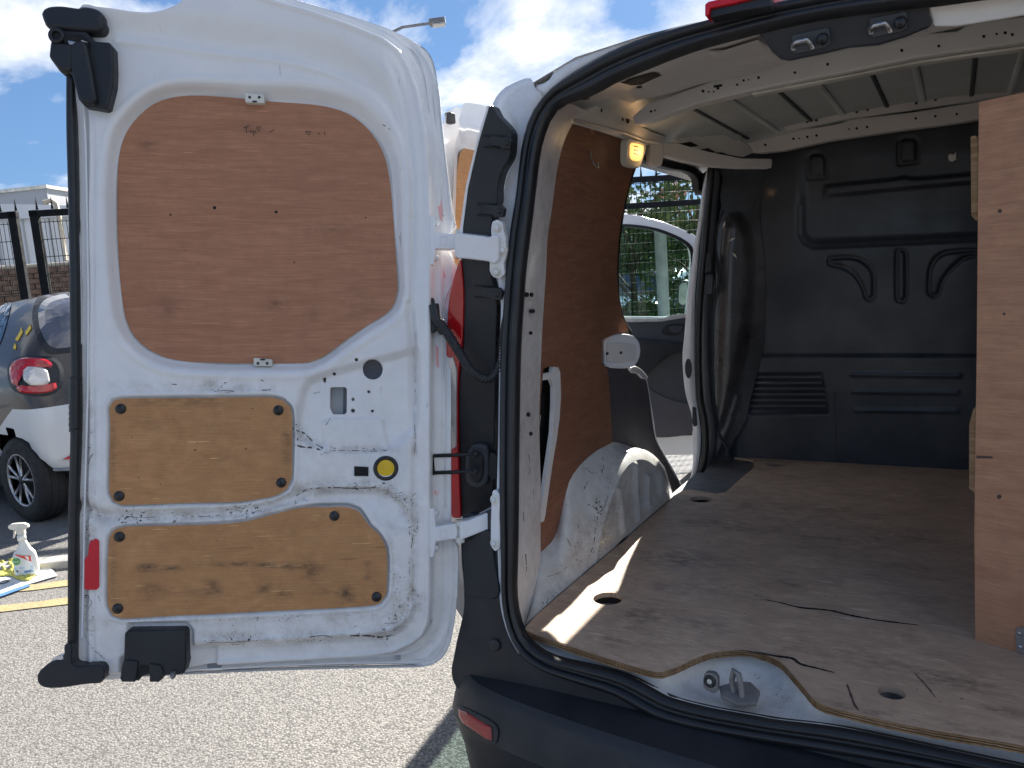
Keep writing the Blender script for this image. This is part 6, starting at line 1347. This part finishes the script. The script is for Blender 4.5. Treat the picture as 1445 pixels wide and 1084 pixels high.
for k, (a0, a1) in enumerate(((aS - 3.2, aS - .02), (aS + .09, aS + 3.0))):
    T = thing('yard_gate', ('black welded mesh gate leaf left of the meeting posts with spikes on top', 'black welded mesh gate leaf right of the meeting posts behind the small car')[k], 'gate', tuple(rp(a0, FB, 0)), 'gate leaves across the yard')
    for a in (a0 + .04, a1 - .04): bar_(T, 'gate_stile', rp(a, FB, .08), rp(a, FB, 2.38), .036)
    bar_(T, 'gate_rail', rp(a0, FB, 2.35), rp(a1, FB, 2.35), .028); bar_(T, 'gate_rail', rp(a0, FB, .15), rp(a1, FB, .15), .04)
    mesh_panel(T, a0 + .08, a1 - .08, .19, 2.29); spikes(T, a0, a1, 2.385)
ff = [(-1.2, 1.06), (1.14, 3.4), (3.48, 5.8)]
for k, (a0, a1) in enumerate(ff):
    T = thing('mesh_fence', ('black mesh fence panel hidden behind the open rear door', 'black mesh fence panel seen through the side door opening, nearest the lining', 'black mesh fence panel beyond the passenger door mirror')[k], 'fence', tuple(rp(a0, FB, 0)), 'mesh fence panels')
    bar_(T, 'fence_post', rp(a0 - .04, FB, 0), rp(a0 - .04, FB, 2.42), .04)
    for z in (2.34, 2.08, .2): bar_(T, 'fence_rail', rp(a0, FB, z), rp(a1, FB, z), .028)
    mesh_panel(T, a0, a1, .2, 2.34, dx=.05, dz=.10); spikes(T, a0, a1, 2.37, .16, .14)
# ---- buildings beyond the gate
def building(name, label, c, ex, ey, w, d, h, mat, seams=0, group=None, cat='building'):
    T = thing(name, label, cat, tuple(c), group); ex = Vector(ex).normalized(); ey = Vector(ey).normalized(); c = Vector(c)
    MB().box(c + ex * w / 2 + ey * d / 2 + Vector((0, 0, h / 2)), ex * w / 2, ey * d / 2, Vector((0, 0, h / 2))).build('wall', mat, T)
    for i in range(seams + 1): bar = MB().box(c + ex * w * i / max(1, seams) - ey * .01 + Vector((0, 0, h / 2)), ex * .012, ey * .012, Vector((0, 0, h / 2))).build('cladding_seam', 'cladding', T)
    for i in range(3): MB().box(c - ex * .01 + ey * d * (i + 1) / 4 + Vector((0, 0, h / 2)), ex * .012, ey * .02, Vector((0, 0, h / 2))).build('cladding_seam', 'cladding', T)
    MB().box(c + ex * w / 2 + ey * d / 2 + Vector((0, 0, h + .06)), ex * (w / 2 + .08), ey * (d / 2 + .08), Vector((0, 0, .06))).build('roof_edge', 'clip_white', T)
    return T
q = at(65, 262, 26); hz = q.z; cB = Vector((q.x, q.y, 0))
building('office_building', 'grey clad flat roofed building far behind the gate', cB, (at(0, 268, 26.3) - q) * Vector((1, 1, 0)), (at(130, 274, 28.3) - q) * Vector((1, 1, 0)), 14, 16, hz - .1, 'cladding', 6)
q0 = at(-60, 330, 12); q1 = at(160, 330, 12.5); exs = ((q1 - q0) * Vector((1, 1, 0))).normalized(); eys = Vector((-exs.y, exs.x, 0)); 
SH = thing('white_shed', 'white clad shed with a curved roof just behind the gate', 'shed', (q0.x, q0.y, 0))
LS = 9.0; s0 = Vector((q0.x, q0.y, 0)) - exs * 4.5
hS = at(100, 304, 12.3).z
MB().box(s0 + exs * LS / 2 + eys * 1.5 + Vector((0, 0, hS / 2)), exs * LS / 2, eys * 1.5, Vector((0, 0, hS / 2))).build('wall', 'cladding_white', SH)
for i in range(24): MB().box(s0 + exs * LS * i / 23 - eys * .012 + Vector((0, 0, hS / 2)), exs * .012, eys * .010, Vector((0, 0, hS / 2))).build('cladding_seam', 'cladding', SH)
tz = at(0, 283, 12).z
ra = [s0 + Vector((0, 0, hS)) + eys * -.06 + exs * x + Vector((0, 0, (tz - hS) * math.cos(max(0, x - 3.6) / 3.2 * 1.2) if x < 7.6 else 0)) for x in [i * .3 for i in range(31)]]
rb = [p + eys * 3.2 for p in ra]; loft('curved_roof', ra, rb, 'card_white', SH, smooth=True)
rc = [Vector((p.x, p.y, hS - .02)) for p in ra]; loft('roof_fascia', rc, ra, 'cladding_white', SH, smooth=False)
pz = at(85, 300, 11.6)
pp = thing('beige_pipe', 'beige drain pipe with a bend running down the white shed wall', 'pipe', (pz.x, pz.y, 0))
tube('pipe_run', [at(62, 286, 11.3), at(72, 283, 11.3), at(79, 288, 11.3), at(83, 305, 11.3), at(88, 335, 11.3), at(93, 368, 11.3)], .035, 'beige_pipe', pp, 10)
bw = thing('brick_wall', 'low brown brick wall behind the small car, topped by a beige rail', 'wall', (at(50, 400, 9.5).x, at(50, 400, 9.5).y, 0))
w0 = at(-40, 375, 10.5); w1 = at(150, 380, 10.8); ew = ((w1 - w0) * Vector((1, 1, 0))).normalized(); nw = Vector((ew.y, -ew.x, 0)); wz = at(50, 378, 10.6).z; Lw = 4.2; w0 = Vector((w0.x, w0.y, 0)) - ew * .8
MB().box(w0 + ew * Lw / 2 + Vector((0, 0, wz / 2)) - nw * .05, ew * Lw / 2, nw * .04, Vector((0, 0, wz / 2))).build('mortar_core', 'kerb_stone', bw)
bm0 = MB().box((0, 0, 0), ew * .10, nw * .05, Vector((0, 0, .032))).build('brick', 'brick_brown', bw); brk = 0
bmesh_ = bm0.data; 
for v in bmesh_.vertices: v.co += Vector(bw['_base'])
rows_n = 9
for r_ in range(rows_n):
    for c_ in range(int(Lw / .215)):
        p = w0 + ew * (c_ * .215 + (.107 if r_ % 2 else 0) + .1) + Vector((0, 0, wz - .04 - r_ * .075)) - nw * random.uniform(-.004, .004)
        o_ = bm0 if brk == 0 else bm0.copy()
        if brk: COL.objects.link(o_); o_.parent = bw
        o_.location = p - Vector(bw['_base']); brk += 1
tube('top_rail', [w0 + Vector((0, 0, wz + .03)), w0 + ew * Lw + Vector((0, 0, wz + .03))], .03, 'beige_pipe', bw, 8)
# ---- street lamp
h0 = at(617, 31, 14)
SL = thing('street_lamp', 'tall grey street lamp whose head and arm show above the open rear door', 'street lamp', (at(520, 60, 15).x, at(520, 60, 15).y, 0))
b_ = Vector((at(520, 60, 15).x, at(520, 60, 15).y, 0)); topz = at(560, 40, 14.6).z
tube('pole', [b_, b_ + Vector((0, 0, topz - .15)), b_ + Vector((0, 0, topz - .1))], [.09, .055, .05], 'lamp_grey', SL, 12)
tube('arm', [b_ + Vector((0, 0, topz - .12)), at(568, 38.5, 14.5), at(606, 33, 14.1)], .028, 'lamp_grey', SL, 8)
hdv = (at(629, 29.5, 14) - at(606, 32.5, 14)); MB().box(at(617, 31, 14), hdv * .5, hdv.cross(Vector((0, 0, 1))).normalized() * .12, Vector((0, 0, .045))).build('lamp_head', 'lamp_grey', SL, False, .02)
MB().box(at(619, 31.5, 14) - Vector((0, 0, .05)), hdv * .36, hdv.cross(Vector((0, 0, 1))).normalized() * .09, Vector((0, 0, .015))).build('lamp_glass', 'clear_lens', SL, False, .005)
# ---- trees, hedge, parked cars seen through the side opening
def tree(name, label, base_, h, cr, n, seed, group=None, cz=.65, leaf=.06, cat='tree', trunk=True, mats=('leaf0', 'leaf1', 'leaf2'), sq=.8):
    random.seed(seed); T = thing(name, label, cat, tuple(base_), group); b = Vector(base_)
    if trunk:
        V_, F_ = sweep([b, b + Vector((.03, .02, h * .3)), b + Vector((-.04, .05, h * .6)), b + Vector((0, 0, h * .9))], [h * .022, h * .017, h * .011, .008], 8); mb = MB().add(V_, F_)
        for i in range(14):
            a = random.uniform(0, 6.28); z = random.uniform(.35, .8) * h; mb.add(*sweep([b + Vector((0, 0, z)), b + Vector((math.cos(a) * cr * .4, math.sin(a) * cr * .4, z + h * .1)), b + Vector((math.cos(a) * cr * .85, math.sin(a) * cr * .85, z + h * .17))], [h * .008, h * .005, .003], 5))
        mb.build('trunk', 'bark', T, True)
    cl = [(random.uniform(-1, 1) * cr * .75, random.uniform(-1, 1) * cr * .75, (cz + random.uniform(-.28, .28)) * h, random.uniform(.2, .42) * cr) for _ in range(26)]
    Vt = []; Ft = []; mi = []
    for i in range(n):
        x, y, z, r = random.choice(cl); d = Vector((random.gauss(0, 1), random.gauss(0, 1), random.gauss(0, 1) * sq)).normalized() * r * random.uniform(.4, 1.1)
        c = b + Vector((x, y, z)) + d; u = Vector((random.uniform(-1, 1), random.uniform(-1, 1), random.uniform(-1, 1))).normalized(); w = u.orthogonal().normalized(); s = leaf * random.uniform(.6, 1.4); k = len(Vt)
        Vt += [c - u * s, c + w * s * .5, c + u * s, c - w * s * .5]; Ft.append((k, k + 1, k + 2, k + 3)); mi.append(random.choices((0, 1, 2), (5, 3, 3))[0])
    o = mk('crown', Vt, Ft, list(mats), T); o.data.polygons.foreach_set('material_index', mi); o.data.update(); return T
def gnd(x, d): p = at(x, 400, d); return (p.x, p.y, 0)
tree('young_tree', 'thin leafy tree behind the fence beside the plywood lining edge', gnd(893, 10), 2.75, .6, 900, 3, 'trees behind the fence', .7, .05)
tree('young_tree', 'bushy green tree behind the fence next to the door post', gnd(988, 10.5), 2.6, .6, 1500, 4, 'trees behind the fence', .7, .05)
tree('broad_tree', 'dark green broad tree far behind the fence, left of the mast', gnd(905, 19), 3.3, 1.6, 3500, 8, 'trees behind the fence', .55, .10)
tree('broad_tree', 'green broad tree far behind the fence, right of the mast', gnd(1010, 21), 3.3, 1.8, 3500, 9, 'trees behind the fence', .5, .11)
for k, (x, d) in enumerate(((860, 8.3), (900, 8.4), (940, 8.6), (985, 8.7))):
    tree('hedge_bush', ('green bush at the foot of the fence nearest the plywood lining', 'green bush seen at the left of the passenger door glass', 'green bush seen in the middle of the passenger door glass', 'green bush seen beside the door mirror')[k], gnd(x, d), 1.25, .62, 2600, 20 + k, 'bushes along the fence', .5, .035, 'bush', False)
M_ = thing('lattice_mast', 'thin rusty orange lattice mast rising far beyond the fence', 'mast', gnd(955, 42)); mb_ = Vector(M_['_base']); hM = at(955, 243, 42).z
for dx, dy in ((-.25, -.25), (.25, -.25), (.25, .25), (-.25, .25)): tube('mast_leg', [mb_ + Vector((dx, dy, 0)), mb_ + Vector((dx * .7, dy * .7, hM))], .05, 'orange_rust', M_, 5)
mb = MB()
for i in range(16):
    z = hM * i / 16; mb.bar(mb_ + Vector((-.25, -.25, z)), mb_ + Vector((.25, .25, z + hM / 16)), .03); mb.bar(mb_ + Vector((.25, -.25, z)), mb_ + Vector((-.25, .25, z + hM / 16)), .03)
mb.build('mast_bracing', 'orange_rust', M_); box('mast_platform', mb_ + Vector((0, 0, hM - 1.2)), (.6, 0, 0), (0, .6, 0), (0, 0, .25), 'orange_rust', M_, .02); box('mast_cabinet', mb_ + Vector((.1, 0, hM - .4)), (.3, 0, 0), (0, .35, 0), (0, 0, .35), 'clear_lens', M_, .02)
hprof = [(0, .6, .40, .75, 3), (.05, .80, .32, .95, 3.4), (.2, .86, .25, 1.1, 3.5), (.5, .87, .25, 1.36, 3.6), (.9, .87, .25, 1.46, 3.6), (1.8, .87, .25, 1.48, 3.6), (2.4, .86, .25, 1.38, 3.5), (3.0, .86, .25, 1.02, 3.4), (3.7, .83, .25, .90, 3.2), (4.05, .7, .3, .75, 3), (4.15, .5, .4, .6, 3)]
for k, (x, d, hv) in enumerate(((925, 13.5, (-.3, -.95, 0)), (868, 12.6, (-.1, -1, 0)))):
    g_ = gnd(x, d); T, b2, P2, h2, r2 = car('parked_car', ('pale blue hatchback parked beyond the fence, seen through the passenger door glass', 'pale blue hatchback parked beyond the fence, behind the plywood lining edge')[k], 'cars parked beyond the fence', Vector(g_) - Vector(hv).normalized() * 3.6, hv, 4.15, 1.75, 1.48, 'car_blue', hprof, .31, (.75, 3.25))
    ws = [P2(x_, y_, z_) for x_, y_, z_ in ((-.60, 2.48, 1.38), (.60, 2.48, 1.38), (.74, 3.02, 1.06), (-.74, 3.02, 1.06))]
    mk('windscreen', [p + Vector((0, 0, .03)) + h2 * .04 for p in ws], [(0, 1, 2, 3)], 'glass_dark', T)
    for sgn in (-1, 1): box('headlight', P2(sgn * .62, 4.0, .68), r2 * .14, h2 * .06, (0, 0, .07), 'clear_lens', T, .03)
    box('grille', P2(0, 4.12, .55), r2 * .4, h2 * .03, (0, 0, .09), 'black_plastic', T, .02)
pq = at(937, 446, 6.9); pt_ = at(933, 300, 6.9)
PO = tube('pale_bar', [Vector((pq.x, pq.y, .0)), Vector((pq.x, pq.y, at(935, 318, 6.9).z))], .055, 'bar_pale', None, 16); tag(PO, 'pale upright bar added in front of the fence for the one seen in the passenger door glass', 'post')  # added cylinder, stands in for the pale bar in the door glass

for o in list(bpy.data.objects):
    if '_base' in o: del o['_base']
